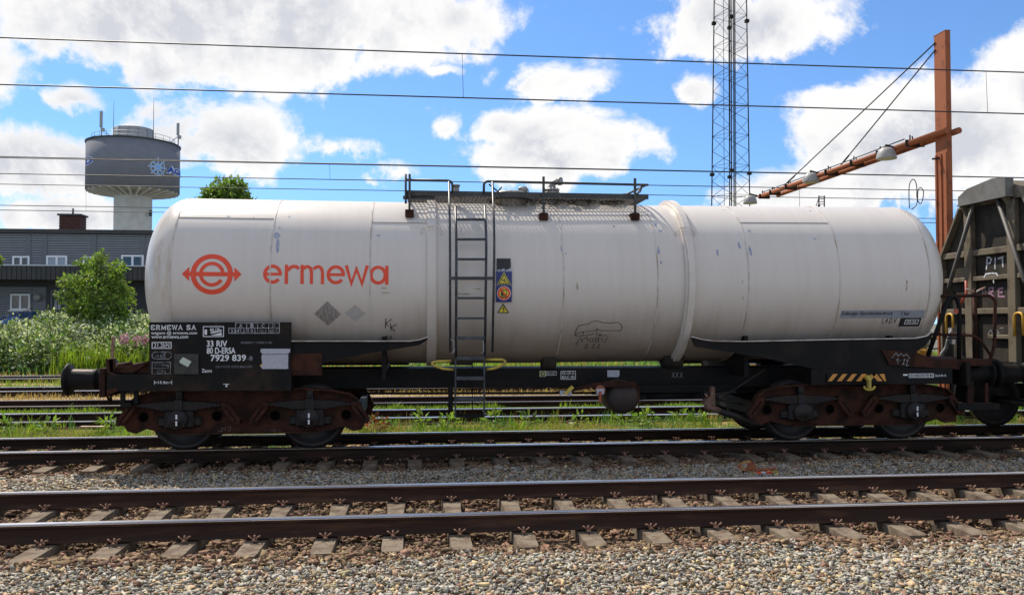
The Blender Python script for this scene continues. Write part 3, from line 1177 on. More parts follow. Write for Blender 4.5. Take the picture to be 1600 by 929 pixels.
scribble([[(603, 497), (602, 512)], [(612, 498), (603, 505), (607, 509)], [(610, 505), (611, 516)], [(620, 506), (611, 511), (617, 517)]
          ], .012, BLACKL)
scribble([[(603, 525), (606, 525), (603, 529), (607, 529)], [(609, 525), (612, 525), (609, 529), (613, 529)]], .012, BLACKL)
mob = [[(898, 523), (900, 515), (904, 509), (910, 507), (919, 506), (925, 502), (932, 501), (945, 504), (955, 504), (965, 503), (970, 506), (972, 511), (970, 516),
        (955, 516), (940, 516), (936, 515), (933, 513), (930, 516), (920, 517), (910, 518), (902, 520), (898, 523), (903, 525), (910, 524), (912, 518)],
       [(911, 524), (918, 523), (925, 522), (928, 520)], [(933, 514), (932, 522), (938, 524), (937, 520)], [(936, 522), (942, 524), (948, 523)],
       [(900, 539), (904, 530), (908, 527), (909, 533), (914, 527), (917, 526), (918, 532)], [(922, 528), (921, 533), (926, 533), (927, 528), (922, 528)],
       [(931, 526), (930, 534)], [(931, 527), (936, 526), (935, 530), (931, 530), (936, 531), (934, 534), (930, 534)], [(941, 526), (939, 530), (945, 530)], [(949, 525), (946, 534), (940, 533)],
       [(915, 539), (918, 537), (917, 541), (913, 543), (919, 543)], [(926, 538), (929, 537), (927, 541), (925, 543), (930, 543)], [(934, 538), (937, 537), (935, 541), (933, 543), (938, 543)]]
scribble(mob, .009, BLACKL)

# pressure strip and test-date plate
fl = Flat()
a = tank_uv(1312, 497); c = tank_uv(1446, 484)
fl.rect(a[0], a[1], c[0], c[1])
strip = fl.on_tank('pressure_strip', mat('grey_blue_strip', (0.27, 0.29, 0.33), 0.5, var=.08), tank, .002)
fl = Flat()
a = tank_uv(1313, 493.5); c = tank_uv(1396, 486.0)
fl.text('Zulässiger Betriebsüberdruck', a[0], a[1], c[0], c[1], .01)
a = tank_uv(1407, 492); c = tank_uv(1422, 486)
fl.text('3 bar', a[0], a[1], c[0], c[1], .01)
fl.on_tank('lettering', BLACKL, tank, .005)
fl = Flat()
a = tank_uv(1377, 505); c = tank_uv(1402, 496)
fl.text('L 4 D V', a[0], a[1], c[0], c[1])
fl.on_tank('lettering', BLACKL, tank, .005)
fl = Flat()
a = tank_uv(1403, 509.5); c = tank_uv(1440, 496)
fl.rect(a[0], a[1], c[0], c[1])
fl.on_tank('test_plate', BLACKL, tank, .003)
fl = Flat()
a = tank_uv(1412, 506); c = tank_uv(1436, 498.5)
fl.frame(a[0], a[1], c[0], c[1], .012)
fl.text('09-26', a[0] + .035, a[1] + .022, c[0] - .035, c[1] - .022, .02)
fl.on_tank('lettering', WHITEL, tank, .006)

# warning signs beside the ladder
su, sv = tank_uv(787, 404)
sx0, sx1 = tank_uv(775, 430)[0], tank_uv(799.5, 430)[0]


def sign_v(y):
    return tank_uv(787, y)[1]


def plate(name, m, y0, y1, x0_=sx0, x1_=sx1, off=.03):
    fl_ = Flat()
    fl_.rect(x0_, sign_v(y1), x1_, sign_v(y0))
    return fl_.on_tank(name, m, wagon, off)


plate('sign_back', BLACKL, 404.5, 425, sx0 + .01, sx1 - .015, .028)
fl = Flat()
for k, (dx, hh) in enumerate(((.03, .03), (.09, .045), (.15, .03), (.19, .05))):
    fl.poly([(sx0 + .01 + dx - .03, sign_v(424.5)), (sx0 + .01 + dx + .03, sign_v(424.5)), (sx0 + .01 + dx + .02, sign_v(424.5) + hh), (sx0 + .01 + dx - .018, sign_v(424.5) + hh * .8)])
fl.on_tank('torn_label', GREYP, wagon, .030)
p1 = plate('warning_sign', BLUES, 423.5, 445)
p2 = plate('prohibition_sign', BLUES, 446, 471)
tag(p1, 'blue sign with a yellow warning triangle')
tag(p2, 'blue sign with a red prohibition ring')
cu_ = (sx0 + sx1) / 2


def tri(fl_, cx, yb, yt, hw):
    fl_.poly([(cx - hw, sign_v(yb)), (cx + hw, sign_v(yb)), (cx, sign_v(yt))])


fl = Flat(); tri(fl, cu_, 443.6, 425.4, .098); fl.on_tank('triangle_edge', YELS, p1, .033)
fl = Flat(); tri(fl, cu_, 442.9, 427.4, .086); fl.on_tank('triangle_rim', BLACKL, p1, .035)
fl = Flat(); tri(fl, cu_, 441.8, 430.2, .066); fl.on_tank('triangle_field', YELS, p1, .037)
fl = Flat()
fl.stroke([(cu_ - .035, sign_v(437.5)), (cu_ + .0, sign_v(438.5)), (cu_ + .035, sign_v(440))], .014)
fl.stroke([(cu_ - .01, sign_v(434.5)), (cu_ + .012, sign_v(436.5)), (cu_ - .01, sign_v(438.5))], .010)
fl.on_tank('pictogram', BLACKL, p1, .039)
yc_ = sign_v(457.5)
fl = Flat(); fl.disc(cu_, yc_, .099); fl.on_tank('ring_edge', FRAMEW, p2, .033)
fl = Flat(); fl.disc(cu_, yc_, .092); fl.on_tank('ring_red', REDP, p2, .035)
fl = Flat(); fl.disc(cu_, yc_, .066); fl.on_tank('ring_field', YELS, p2, .037)
fl = Flat()
fl.rect(cu_ - .044, yc_ - .035, cu_ + .044, yc_ + .05)
fl.rect(cu_ - .05, yc_ - .058, cu_ + .05, yc_ - .044)
fl.on_tank('pictogram', BLACKL, p2, .039)
fl = Flat(); fl.rect(cu_ - .008, yc_ - .02, cu_ + .034, yc_ + .038); fl.on_tank('pictogram', YELS, p2, .041)
fl = Flat(); fl.stroke([(cu_ - .052, yc_ + .05), (cu_ + .052, yc_ - .05)], .018); fl.on_tank('ring_bar', REDP, p2, .043)
fl = Flat(); tri(fl, cu_ - .003, 488.5, 473.5, .088); p3 = fl.on_tank('voltage_sign', BLACKL, wagon, .006)
tag(p3, 'black and yellow lightning triangle below the blue signs')
fl = Flat(); tri(fl, cu_ - .003, 487.2, 476.5, .066); fl.on_tank('triangle_field', YELS, p3, .008)
fl = Flat()
fl.stroke([(cu_ + .012, sign_v(478.5)), (cu_ - .012, sign_v(481.5)), (cu_ + .012, sign_v(482.5)), (cu_ - .002, sign_v(486.2))], .011)
fl.on_tank('pictogram', BLACKL, p3, .010)

# --- underframe
YB = 12.1


def sheet(pts_px, y_front, depth):
    """plate cut to an outline seen at distance y_front, pushed back by depth"""
    return MB().prism([at(px, py, y_front) for px, py in pts_px], (0, depth, 0))


sheet([(233, 503), (455, 503), (455, 583), (233, 583)], YB, .03).build('lettering_board', BOARDP, wagon)
board = bpy.data.objects['lettering_board']
solL = sheet([(167, 584.5), (455, 582.5), (455, 610), (167, 610.5)], YB - .006, .2).build('side_sill', BOARDP, wagon)
YC_ = TC_WAG - .36
sheet([(440, 576.3), (1330, 573.5), (1330, 603), (440, 607)], YC_, .72).build('centre_sill', BLACK, wagon)
solR = sheet([(1268, 577), (1488, 575), (1488, 599), (1268, 601)], 12.1, .25).build('side_sill', BLACK, wagon)
b = MB()
b.box((-4.35, TC_WAG + 1.0, .88), (-1.8, TC_WAG + 1.25, 1.13)); b.box((6.0, TC_WAG + 1.0, .88), (8.35, TC_WAG + 1.25, 1.13))
b.build('side_sill', BLACK, wagon)
b = MB()
b.bevbox((-4.37, YB - .02, .80), (-4.30, TC_WAG + 1.28, 1.20), .01)
b.build('headstock', RUSTY, wagon)
b = MB()
b.bevbox((8.30, YB - .02, .85), (8.37, TC_WAG + 1.28, 1.22), .01)
b.build('headstock', BLACK, wagon)
for X in (-2.4665, 6.640):
    b = MB()
    b.box((X - .3, YB + .06, .88), (X + .3, TC_WAG + 1.2, 1.10))
    b.build('bolster_beam', BLACK, wagon)
# saddles: plates that rise from the frame to the barrel
sheet([(455, 533), (640, 533), (652, 531.5), (668, 527), (668, 530.5), (655, 539), (580, 551), (500, 567), (500, 584), (455, 584)], 12.16, .02).build('saddle_plate', BLACK, wagon)
sheet([(1080, 527), (1110, 533), (1160, 534), (1300, 531), (1430, 529), (1452, 522), (1456, 526), (1446, 540), (1432, 549), (1440, 563), (1490, 576), (1282, 578), (1200, 560), (1085, 541)], 12.14, .02).build('saddle_plate', BLACK, wagon)
sheet([(1378, 546), (1432, 551), (1500, 572), (1500, 577), (1390, 570)], 12.11, .02).build('gusset_plate', RUSTY, wagon)
for pts in ([(455, 532.5), (640, 532.5), (655, 530.5), (669, 526)], [(1080, 525.5), (1095, 529.5), (1115, 532.3), (1160, 533), (1300, 530.2), (1430, 528), (1447, 524.5), (1455, 518)]):
    b = MB()
    P = [at(px, py, 12.145) for px, py in pts]
    for q0, q1 in zip(P[:-1], P[1:]):
        b.bar(q0, q1, .05, .014)
    b.build('saddle_flange', SEAMW, wagon)
for X0, X1 in ((-3.7, -.2), (4.6, 7.6)):
    b = MB()
    for yy in (TC_WAG + 1.18,):
        b.box((X0, yy, 1.1), (X1, yy + .02, 1.6))
    b.box((X0 + .3, TC_WAG - 1.0, 1.0), (X0 + .36, TC_WAG + 1.0, 1.62)); b.box((X1 - .36, TC_WAG - 1.0, 1.0), (X1 - .3, TC_WAG + 1.0, 1.62))
    b.build('saddle_rib', BLACK, wagon)
sheet([(453, 552), (503, 552), (503, 586), (453, 586)], 12.14, .04).build('rust_plate', RUSTY, wagon)

# board lettering, each line on its own place
YL = YB - .004


def bt(fl_, s, x0_, yb_, x1_, yt_, bold=.0, Y=YL):
    a_, c_ = at(x0_, yb_, Y), at(x1_, yt_, Y)
    fl_.text(s, a_.x, a_.z, c_.x, c_.z, bold)


def brect(fl_, x0_, y0_, x1_, y1_, t=None, Y=YL):
    a_, c_ = at(x0_, y1_, Y), at(x1_, y0_, Y)
    if t:
        fl_.frame(a_.x, a_.z, c_.x, c_.z, t)
    else:
        fl_.rect(a_.x, a_.z, c_.x, c_.z)


def slab(fl_, s, x0_, yb_, x1_, yt_, wd):
    """slab-serif capitals drawn with strokes"""
    G_ = {'E': ([[(0, 0), (0, 1)], [(0, 0), (.8, 0)], [(0, 1), (.8, 1)], [(0, .5), (.55, .5)], [(.8, 0), (.8, .25)], [(.8, 1), (.8, .75)]], .95),
          'R': ([[(0.1, 0), (0.1, 1)], [(-.08, 0), (.3, 0)], [(-.08, 1), (.55, 1), (.75, .87), (.75, .65), (.55, .5), (.1, .5)], [(.45, .5), (.8, 0), (.98, 0)]], 1.05),
          'M': ([[(.1, 0), (.1, 1), (.55, .15), (1.0, 1), (1.0, 0)], [(-.05, 0), (.27, 0)], [(.83, 0), (1.15, 0)], [(-.05, 1), (.15, 1)], [(.95, 1), (1.15, 1)]], 1.25),
          'W': ([[(.05, 1), (.32, 0), (.6, .85), (.88, 0), (1.15, 1)], [(-.1, 1), (.22, 1)], [(.45, .95), (.75, .95)], [(.98, 1), (1.3, 1)]], 1.3),
          'A': ([[(.08, 0), (.5, 1), (.92, 0)], [(.22, .35), (.78, .35)], [(-.08, 0), (.25, 0)], [(.75, 0), (1.08, 0)]], 1.12),
          'S': ([[(.75, .75), (.72, .92), (.55, 1), (.2, 1), (.03, .85), (.06, .65), (.35, .52), (.7, .4), (.78, .2), (.6, .02), (.2, 0), (.03, .1), (.0, .27)]], .95), ' ': ([], .55)}
    wt = sum(G_[ch][1] + .22 for ch in s)
    a_, c_ = at(x0_, yb_, YL), at(x1_, yt_, YL)
    kx_, ky_ = (c_.x - a_.x) / wt, (c_.z - a_.z)
    u_ = a_.x
    for ch in s:
        for L in G_[ch][0]:
            fl_.stroke([(u_ + p_[0] * kx_, a_.z + p_[1] * ky_) for p_ in L], wd)
        u_ += (G_[ch][1] + .22) * kx_


fl = Flat()
slab(fl, 'ERMEWA SA', 236.5, 514.5, 308, 508, .0125)
fl.on_plane('lettering', WHITEL, YL, board)
fl = Flat()
bt(fl, 'wagons @ ermewa.com', 236, 523.5, 308, 517, .012)
bt(fl, 'www.ermewa.com', 236.5, 528.5, 294, 524.5, .012)
fl.on_plane('lettering', WHITEL, YL, board)
fl = Flat()
bt(fl, '33 RIV', 323, 541.5, 355, 531.5, .02)
bt(fl, '80 D-ERSA', 323, 552.5, 368, 542.5, .02)
brect(fl, 339, 553.5, 344.5, 554.3)
bt(fl, '7929 839', 329, 564, 384.5, 553.7, .02)
fl.on_plane('lettering', WHITEL, YL, board)
fl = Flat()
bt(fl, '21.2kN', 240.5, 542.3, 264.5, 535.8, .004)
brect(fl, 237, 534, 268, 544.5, .010)
fl.on_plane('lettering', WHITEL, YL, board)
fl = Flat()
bt(fl, 'Zacns', 315, 581.5, 331, 575.8, .01)
fl.on_plane('lettering', WHITEL, YL, board)
fl = Flat()
brect(fl, 317, 509.3, 350, 526, .010)
bt(fl, 'I', 319.5, 522.5, 323.5, 514.5, .03)
fl.on_plane('lettering', WHITEL, YL, board)
fl = Flat()
P = lambda x, y: (at(x, y, YL).x, at(x, y, YL).z)
fl.poly([P(329, 523.6), P(346.5, 523.6), P(346.5, 519.2)])
fl.poly([P(329, 521.0), P(329, 519.0), P(346, 514.6), P(346.5, 517.6)])
bt(fl, 'BG 17%', 328.5, 517.4, 344, 512.5, .03)
fl.on_plane('lettering', WHITEL, YL, board)
fl = Flat()
brect(fl, 367.5, 504, 437, 520.8, .008); brect(fl, 357, 512, 367.5, 520.8, .008)
for x in (385, 402, 419.5):
    brect(fl, x, 504.6, x + .9, 520.4)
brect(fl, 368, 511.7, 436.6, 512.6)
for ch, x in (('A', 374), ('B', 391.5), ('C', 408.5), ('D', 425)):
    bt(fl, ch, x, 511, x + 5, 505.6, .02)
bt(fl, 'S', 361, 519.4, 364.5, 513.9, .01); bt(fl, '42.5', 369.5, 519.4, 383, 513.9, .004); bt(fl, '5 0.5', 386.5, 519.4, 399.5, 513.9, .01)
fl.on_plane('lettering', mat('greyed_lettering', (0.45, 0.45, 0.46), .6, col2=(.2, .2, .21), nscale=12), YL, board)
fl = Flat()
bt(fl, '60.5', 405, 519.4, 416.5, 513.9); bt(fl, '68.5', 421.5, 519.4, 433.5, 513.9)
fl.on_plane('lettering', FADEL, YL, board)
fl = Flat()
bt(fl, '-8', 386, 563.3, 394.5, 556, .01)
fl.on_plane('lettering', FADEL, YL, board)
fl = Flat()
brect(fl, 237, 565, 267, 584, .009); brect(fl, 240, 574.4, 264.5, 575.2)
bt(fl, '21.500 kg', 241, 573.2, 264, 567.8, .004); bt(fl, '17.0 t', 246, 582, 259, 577, .01)
fl.on_plane('lettering', FADEL, YL, board)
fl = Flat()
bt(fl, 'WASSERSTOFFPEROXID', 376, 536.6, 425, 533.4, .004)
fl.on_plane('lettering', FADEL, YL, board)
fl = Flat()
bt(fl, 'CA-NHOF GREIS BAU UEF', 337, 574.5, 394, 570.5)
fl.on_plane('lettering', FADEL, YL, board)
fl = Flat()
a_, c_ = at(237.5, 560.5, YL), at(268, 549.5, YL)
r_ = (c_.z - a_.z) / 2
xm0, xm1, zm = a_.x + r_, c_.x - r_, (a_.z + c_.z) / 2
fl.stroke([(xm0 + r_ * math.cos(t), zm + r_ * math.sin(t)) for t in [PI / 2 + PI * i / 10 for i in range(11)]] + [(xm1 + r_ * math.cos(t), zm + r_ * math.sin(t)) for t in [-PI / 2 + PI * i / 10 for i in range(11)]], .012, True)
fl.stroke([(xm1 - .02 - r_ * math.cos(t) * .5, zm + r_ * math.sin(t)) for t in [-PI / 2 + PI * i / 10 for i in range(11)]], .014)
bt(fl, '60 621', 242, 558.5, 258, 552.5, .004)
fl.on_plane('lettering', FADEL, YL, board)
fl = Flat()
bt(fl, '14.4m', 247, 599.5, 263, 594.3, .004, YL - .006)
for s_ in (-1, 1):
    xx = 255 + s_ * 13.5
    brect(fl, xx - .5, 594, xx + .5, 600, None, YL - .006); brect(fl, min(xx, xx - s_ * 4.5), 596.6, max(xx, xx - s_ * 4.5), 597.5, None, YL - .006)
brect(fl, 349, 599.2, 358.3, 600.2, None, YL - .006)
q_ = lambda x, y: (at(x, y, YL - .006).x, at(x, y, YL - .006).z)
fl.poly([q_(352.5, 604), q_(355.5, 604), q_(354.8, 600.2), q_(353, 600.2)])
fl.on_plane('lettering', WHITEL, YL - .010, solL)
# label holder with its paper slip, and the grey taped-over notice
sheet([(272, 552.5), (310, 552.5), (310, 584), (272, 584)], YB - .03, .028).build('label_holder', mat('holder_grime', (.035, .032, .024), .6, col2=(.02, .018, .014), nscale=10), wagon)
lh = bpy.data.objects['label_holder']
sheet([(280.5, 563.5), (286, 557.5), (299, 564.5), (293.5, 573), (281, 566.5)], YB - .036, .004).build('paper_slip', mat('green_white_paper', (.50, .56, .47), .8, var=.1, nscale=20), lh)
sheet([(407.5, 544.5), (453.5, 544.5), (453, 550.5), (450.5, 551), (450, 572.5), (451, 575), (448, 576), (410, 576), (406, 571.5), (409.5, 568), (408.5, 557), (409.5, 551.5), (407, 549.5)], YB - .009, .007).build('taped_notice', GREYP, wagon)
tn = bpy.data.objects['taped_notice']
sheet([(409, 553), (450, 552.3), (450, 553.0), (409, 553.8)], YB - .011, .001).build('fold_line', DARKST, tn)
sheet([(406, 570), (409.5, 568), (409.5, 571), (407, 572)], YB - .011, .0015).build('tape_scrap', ORANGE, tn)

# signs along the sill
YS = YC_ - .004
fl = Flat()
brect(fl, 843, 579, 853, 588, None, YS)
fl.on_plane('brake_block_mark', mat('pale_green_sign', (.45, .48, .22), .6), YS, wagon)
mk = bpy.data.objects['brake_block_mark']
fl = Flat()
c_ = at(848, 583.5, YS)
fl.ring(c_.x, c_.z, .032, .012)
bt(fl, 'LL', 846, 585.5, 850, 581.2, .004, YS - .002)
fl.on_plane('lettering', BLACKL, YS - .003, mk)
fl = Flat()
brect(fl, 853, 579.5, 869.5, 586, .006, YS - .002)
bt(fl, '10 116*', 855, 584.6, 867.5, 580.8, .004, YS - .002)
brect(fl, 876, 579, 899.5, 592.5, .008, YS - .002)
bt(fl, 'KE-GP-A', 878, 585, 897.5, 580.5, .004, YS - .002)
bt(fl, 'MAX: 59t', 878, 591.3, 898, 586.4, .004, YS - .002)
fl.on_plane('lettering', WHITEL, YS - .003, wagon)
fl = Flat()
for x in (1050, 1056, 1062.5):
    for L in (((x, 581), (x + 4, 590)), ((x + 4, 581.5), (x - .5, 589.5))):
        fl.stroke([(at(px, py, YS).x, at(px, py, YS).z) for px, py in L], .006)
fl.on_plane('chalk_marks', mat('chalk', (.25, .25, .26), .9), YS - .002, wagon)
sheet([(949, 578), (968, 578), (968, 586), (966, 589), (949, 588.5)], YS - .012, .008).build('data_plate', GREYP, wagon)
fl = Flat()
YR = 12.1 - .004
brect(fl, 1420, 583, 1459, 589.8, .008, YR)
for x in (1424.5, 1434, 1443):
    brect(fl, x, 583.3, x + .7, 589.5, None, YR)
bt(fl, '4', 1421.5, 588.5, 1423.5, 584.4, .004, YR); bt(fl, 'REV', 1426, 588.5, 1433, 584.4, .004, YR); bt(fl, 'FNN', 1435.5, 588.5, 1442, 584.4, .004, YR); bt(fl, '08-08-22', 1444.5, 588.5, 1458, 584.4, .004, YR)
bt(fl, 'GA.8 09-15', 1461, 588.2, 1478, 584.6, .01, YR)
brect(fl, 1411, 584, 1418, 586.5, None, YR)
fl.on_plane('lettering', WHITEL, YR - .002, solR)
fl = Flat()
for L in ([(1396, 556), (1400, 551), (1404, 556), (1408, 552), (1412, 556), (1416, 553), (1420, 557)], [(1393, 558), (1396, 557.5)], [(1419, 558.5), (1422, 559)], [(1400, 563), (1403, 560), (1403, 568)], [(1406, 563), (1407, 562)], [(1411, 562), (1414, 561), (1412, 566), (1410, 569), (1414, 568.5)], [(1416, 563), (1419, 562), (1417, 567), (1416, 571), (1420, 570)]):
    fl.stroke([(at(px, py, 12.1).x, at(px, py, 12.1).z) for px, py in L], .010)
fl.on_plane('chalk_marks', mat('chalk', (.4, .4, .42), .9), 12.10, wagon)

# striped end plate with rope hook
st = sheet([(1293, 583), (1383, 583.5), (1384.5, 582), (1385, 594), (1379, 596.5), (1293, 595.5)], 12.06, .03).build('striped_plate', BLACK, wagon)
for x in (1293, 1308, 1323, 1338, 1353, 1368, 1380):
    top, bot = 583.8, 595
    if x < 1355:
        pts = [(max(1293.3, x), bot), (x + 7, bot), (min(1384, x + 16), top), (x + 9, top)]
    else:
        pts = [(x - 6, top), (min(1384, x + 2), top), (min(1384.5, x + 11), bot), (min(1382, x + 3), bot)]
    sheet(pts, 12.056, .003).build('orange_stripe', ORANGE, st)
b = MB()
h = lambda x, y: at(x, y, 11.98)
b.bar(h(1358, 589), h(1358, 606), .045, .05)
b.tube(fillet([h(1350, 603), h(1352, 607.5), h(1358, 608.8), h(1364, 608), h(1367, 603)], .05), .017, 8)
b.cyl(h(1358, 590) + Vector((0, -.02, 0)), h(1358, 590) + Vector((0, .09, 0)), .04, 12)
b.build('rope_hook', YELP, wagon)


# --- bogies
def build_bogie(X):
    YF = 12.36
    outline = [(-1.62, .30), (-1.70, .44), (-1.56, .72), (-1.46, .80), (-1.2, .855), (-.75, .885), (-.45, .855), (0, .84), (.45, .855), (.75, .885), (1.2, .855), (1.46, .80), (1.56, .72), (1.70, .44), (1.62, .28), (1.50, .265), (1.36, .33), (1.18, .28), (1.0, .255), (-1.0, .255), (-1.18, .28), (-1.36, .33), (-1.5, .265)]
    b = MB()
    b.box((X - .22, YF + .11, .55), (X + .22, 2 * TC_WAG - YF - .11, .86))
    fr = b.build('bogie', RUSTY, wagon)
    for yf in (YF, 2 * TC_WAG - YF - .10):
        bg_ = MB()
        bg_.prism([(X + x, yf, z) for x, z in outline], (0, .10, 0))
        bg_.build('side_frame', RUSTY, fr)
    # flange round the upper edge and raised struts give the side its relief
    b = MB()
    for i in range(1, 13):
        (xa, za), (xb, zb) = outline[i], outline[i + 1]
        b.bar((X + xa, YF - .03, za), (X + xb, YF - .03, zb), .14, .022)
    b.bar((X - 1.0, YF - .02, .262), (X + 1.0, YF - .02, .262), .10, .02)
    b.build('frame_flange', RUSTY, fr)
    for hx in (-.9 - .5, -.9 + .5, .9 - .5, .9 + .5):
        b = MB()
        b.lathe([(.019, .080), (.008, .078), (.008, .070), (.019, .069)], (X + hx, YF - .02, .50), 'y', 18)
        b.build('hole_collar', RUSTY, fr)
        b = MB()
        b.disc((X + hx, YF - .003, .50), .07, 'y', 18)
        b.build('hole', mat('hole_black', (.003, .003, .003), .9, spec=0.0), fr)
    for wx in (-.9, .9):
        # wheelset
        b = MB()
        for yw in (12.637, 2 * TC_WAG - 12.637):
            sgn = 1 if yw < TC_WAG else -1
            b.lathe([(-.07 * sgn, .06), (-.07 * sgn, .15), (-.03 * sgn, .20), (-.03 * sgn, .38), (-.068 * sgn, .40), (-.068 * sgn, .455), (.04 * sgn, .461), (.052 * sgn, .485), (.068 * sgn, .485), (.068 * sgn, .40), (.02 * sgn, .36), (.02 * sgn, .18), (.07 * sgn, .14), (.07 * sgn, .06)], (X + wx, yw, .461), 'y', 40)
        b.cyl((X + wx, YF, .461), (X + wx, 2 * TC_WAG - YF, .461), .07, 14)
        b.build('wheelset', WHEELST, fr)
        # axle box with cover and two white marks
        b = MB()
        b.bevbox((X + wx - .20, YF - .12, .34), (X + wx + .20, YF + .02, .60), .03)
        b.bevbox((X + wx - .30, YF - .06, .36), (X + wx + .30, YF + .01, .50), .03)
        b.lathe([(-.02, .14), (-.15, .14), (-.165, .125), (-.172, .07), (-.185, .06), (-.185, .004)], (X + wx, YF - .02, .47), 'y', 24)
        for k in range(6):
            a = 2 * PI * k / 6 + .3
            b.cyl((X + wx + .115 * math.cos(a), YF - .19, .47 + .115 * math.sin(a)), (X + wx + .115 * math.cos(a), YF - .17, .47 + .115 * math.sin(a)), .014, 6)
        ab = b.build('axle_box', DARKST, fr)
        if not (X > 2 and wx < 0):
            b = MB()
            for dz in (.045, -.045):
                b.box((X + wx - .012, YF - .2095, .47 + dz - .032), (X + wx + .012, YF - .2065, .47 + dz + .032))
            b.build('white_mark', WHITEL, ab)
        # leaf spring
        b = MB()
        for k in range(7):
            L = .62 - k * .062
            zt = .655 + (6 - k) * .0 - k * .0
            z0 = .715 - k * .017
            sag = .055
            pts = [(X + wx - L + 2 * L * i / 10, YF - .07, z0 - sag * ((2 * i / 10 - 1) ** 2) * (L / .62) ** 2) for i in range(11)]
            for q0, q1 in zip(pts[:-1], pts[1:]):
                b.bar(q0, q1, .10, .0145)
        b.box((X + wx - .055, YF - .135, .57), (X + wx + .055, YF + .0, .74))
        b.box((X + wx - .04, YF - .10, .74), (X + wx + .04, YF + .0, .86))
        b.cyl((X + wx, YF - .09, .74), (X + wx, YF - .09, .80), .03, 8)
        b.build('leaf_spring', DARKST, fr)
        for sg in (-1, 1):
            b = MB()
            t0, t1 = Vector((X + wx + sg * .62, YF - .07, .665)), Vector((X + wx + sg * .80, YF - .07, .42))
            b.cyl(t0 + Vector((0, -.06, 0)), t0 + Vector((0, .08, 0)), .042, 12)
            b.cyl(t1 + Vector((0, -.06, 0)), t1 + Vector((0, .08, 0)), .034, 12)
            for dx in (-.034, .034):
                n_ = (t1 - t0).normalized().cross(Vector((0, 1, 0))) * dx
                b.bar(t0 + n_ + Vector((0, -.03, 0)), t1 + n_ + Vector((0, -.03, 0)), .05, .024, (0, 1, 0))
            b.build('spring_hanger', RUSTY, fr)
    # bolster, cross pieces and brake rigging between the side frames
    b = MB()
    b.cyl((X, TC_WAG, .861), (X, TC_WAG, .92), .25, 20)
    b.build('centre_pivot', BLACK, fr)
    for ex in (-1.55, 1.55):
        b = MB()
        b.box((X + ex - .04, YF + .1, .42), (X + ex + .04, 2 * TC_WAG - YF - .1, .62))
        b.build('end_transom', BLACK, fr)
    for wx in (-.9, .9):
        for sg in (-1, 1):
            b = MB()
            b.box((X + wx + sg * .50 - .03, 12.56, .36), (X + wx + sg * .50 + .05, 12.72, .62))
            b.build('brake_block', BLACK, fr)
            b = MB()
            b.bar((X + wx + sg * .52, 12.721, .45), (X + wx + sg * .52, 2 * TC_WAG - 12.5, .45), .05, .08)
            b.build('brake_beam', BLACK, fr)
    return fr


bogL = build_bogie(-2.4665)
bogR = build_bogie(6.640)
fl = Flat()
Yc = 12.36 - .004
for L in ([(341, 673.5), (347, 673.5), (347, 669), (352, 668), (352, 672.5)], [(355, 668), (360, 665.5), (360, 672.5), (357, 673)]):
    fl.stroke([(at(px, py, Yc).x, at(px, py, Yc).z) for px, py in L], .009)
bt(fl, '1.800', 423, 673.8, 432, 670.5, 0, Yc)
for x in (415, 438):
    brect(fl, x - 3, 671.8, x + 3, 672.4, None, Yc)
fl.on_plane('chalk_marks', mat('faint_mark', (.13, .09, .08), .9), Yc, bogL)

# --- buffers
for xa, sg in ((-4.37, -1), (8.37, 1)):
    for yb in (TC_WAG - .875, TC_WAG + .875):
        b = MB()
        z0 = 1.02
        L = .60
        prof = [(0, .17), (.03, .17), (.03, .145), (.05, .125), (.17, .125), (.17, .15), (.20, .155), (.22, .142), (.50, .148), (.54, .165), (.545, .225), (.575, .235), (.60, .20), (.606, .002)]
        b.lathe([(h_ * sg, r_ * .98) for h_, r_ in prof], (xa, yb, z0), 'x', 28)
        bo = b.build('buffer', BLACK, wagon)
        if sg < 0 and yb < TC_WAG:
            b = MB()
            b.lathe([(.225 * sg, .1415), (.495 * sg, .1475)], (xa, yb, z0), 'x', 12, True, math.radians(55), math.radians(125))
            b.build('pale_top', mat('buffer_pale_brown', (.20, .13, .10), .7, col2=(.10, .06, .05), nscale=12), bo)  # paler brown strip along the top of the near left buffer
# coupling hook and screw coupling at the free end
b = MB()
b.box((-4.62, TC_WAG - .03, .98), (-4.35, TC_WAG + .03, 1.06))
b.tube(fillet([(-4.60, TC_WAG, 1.04), (-4.72, TC_WAG, 1.10), (-4.78, TC_WAG, 1.02), (-4.70, TC_WAG, .95), (-4.62, TC_WAG, .97)], .04), .03, 8)
b.tube(fillet([(-4.66, TC_WAG - .06, 1.0), (-4.70, TC_WAG - .07, .7), (-4.66, TC_WAG, .6), (-4.70, TC_WAG + .07, .7), (-4.66, TC_WAG + .06, 1.0)], .05), .02, 6)
b.build('screw_coupling', RUSTY, wagon)
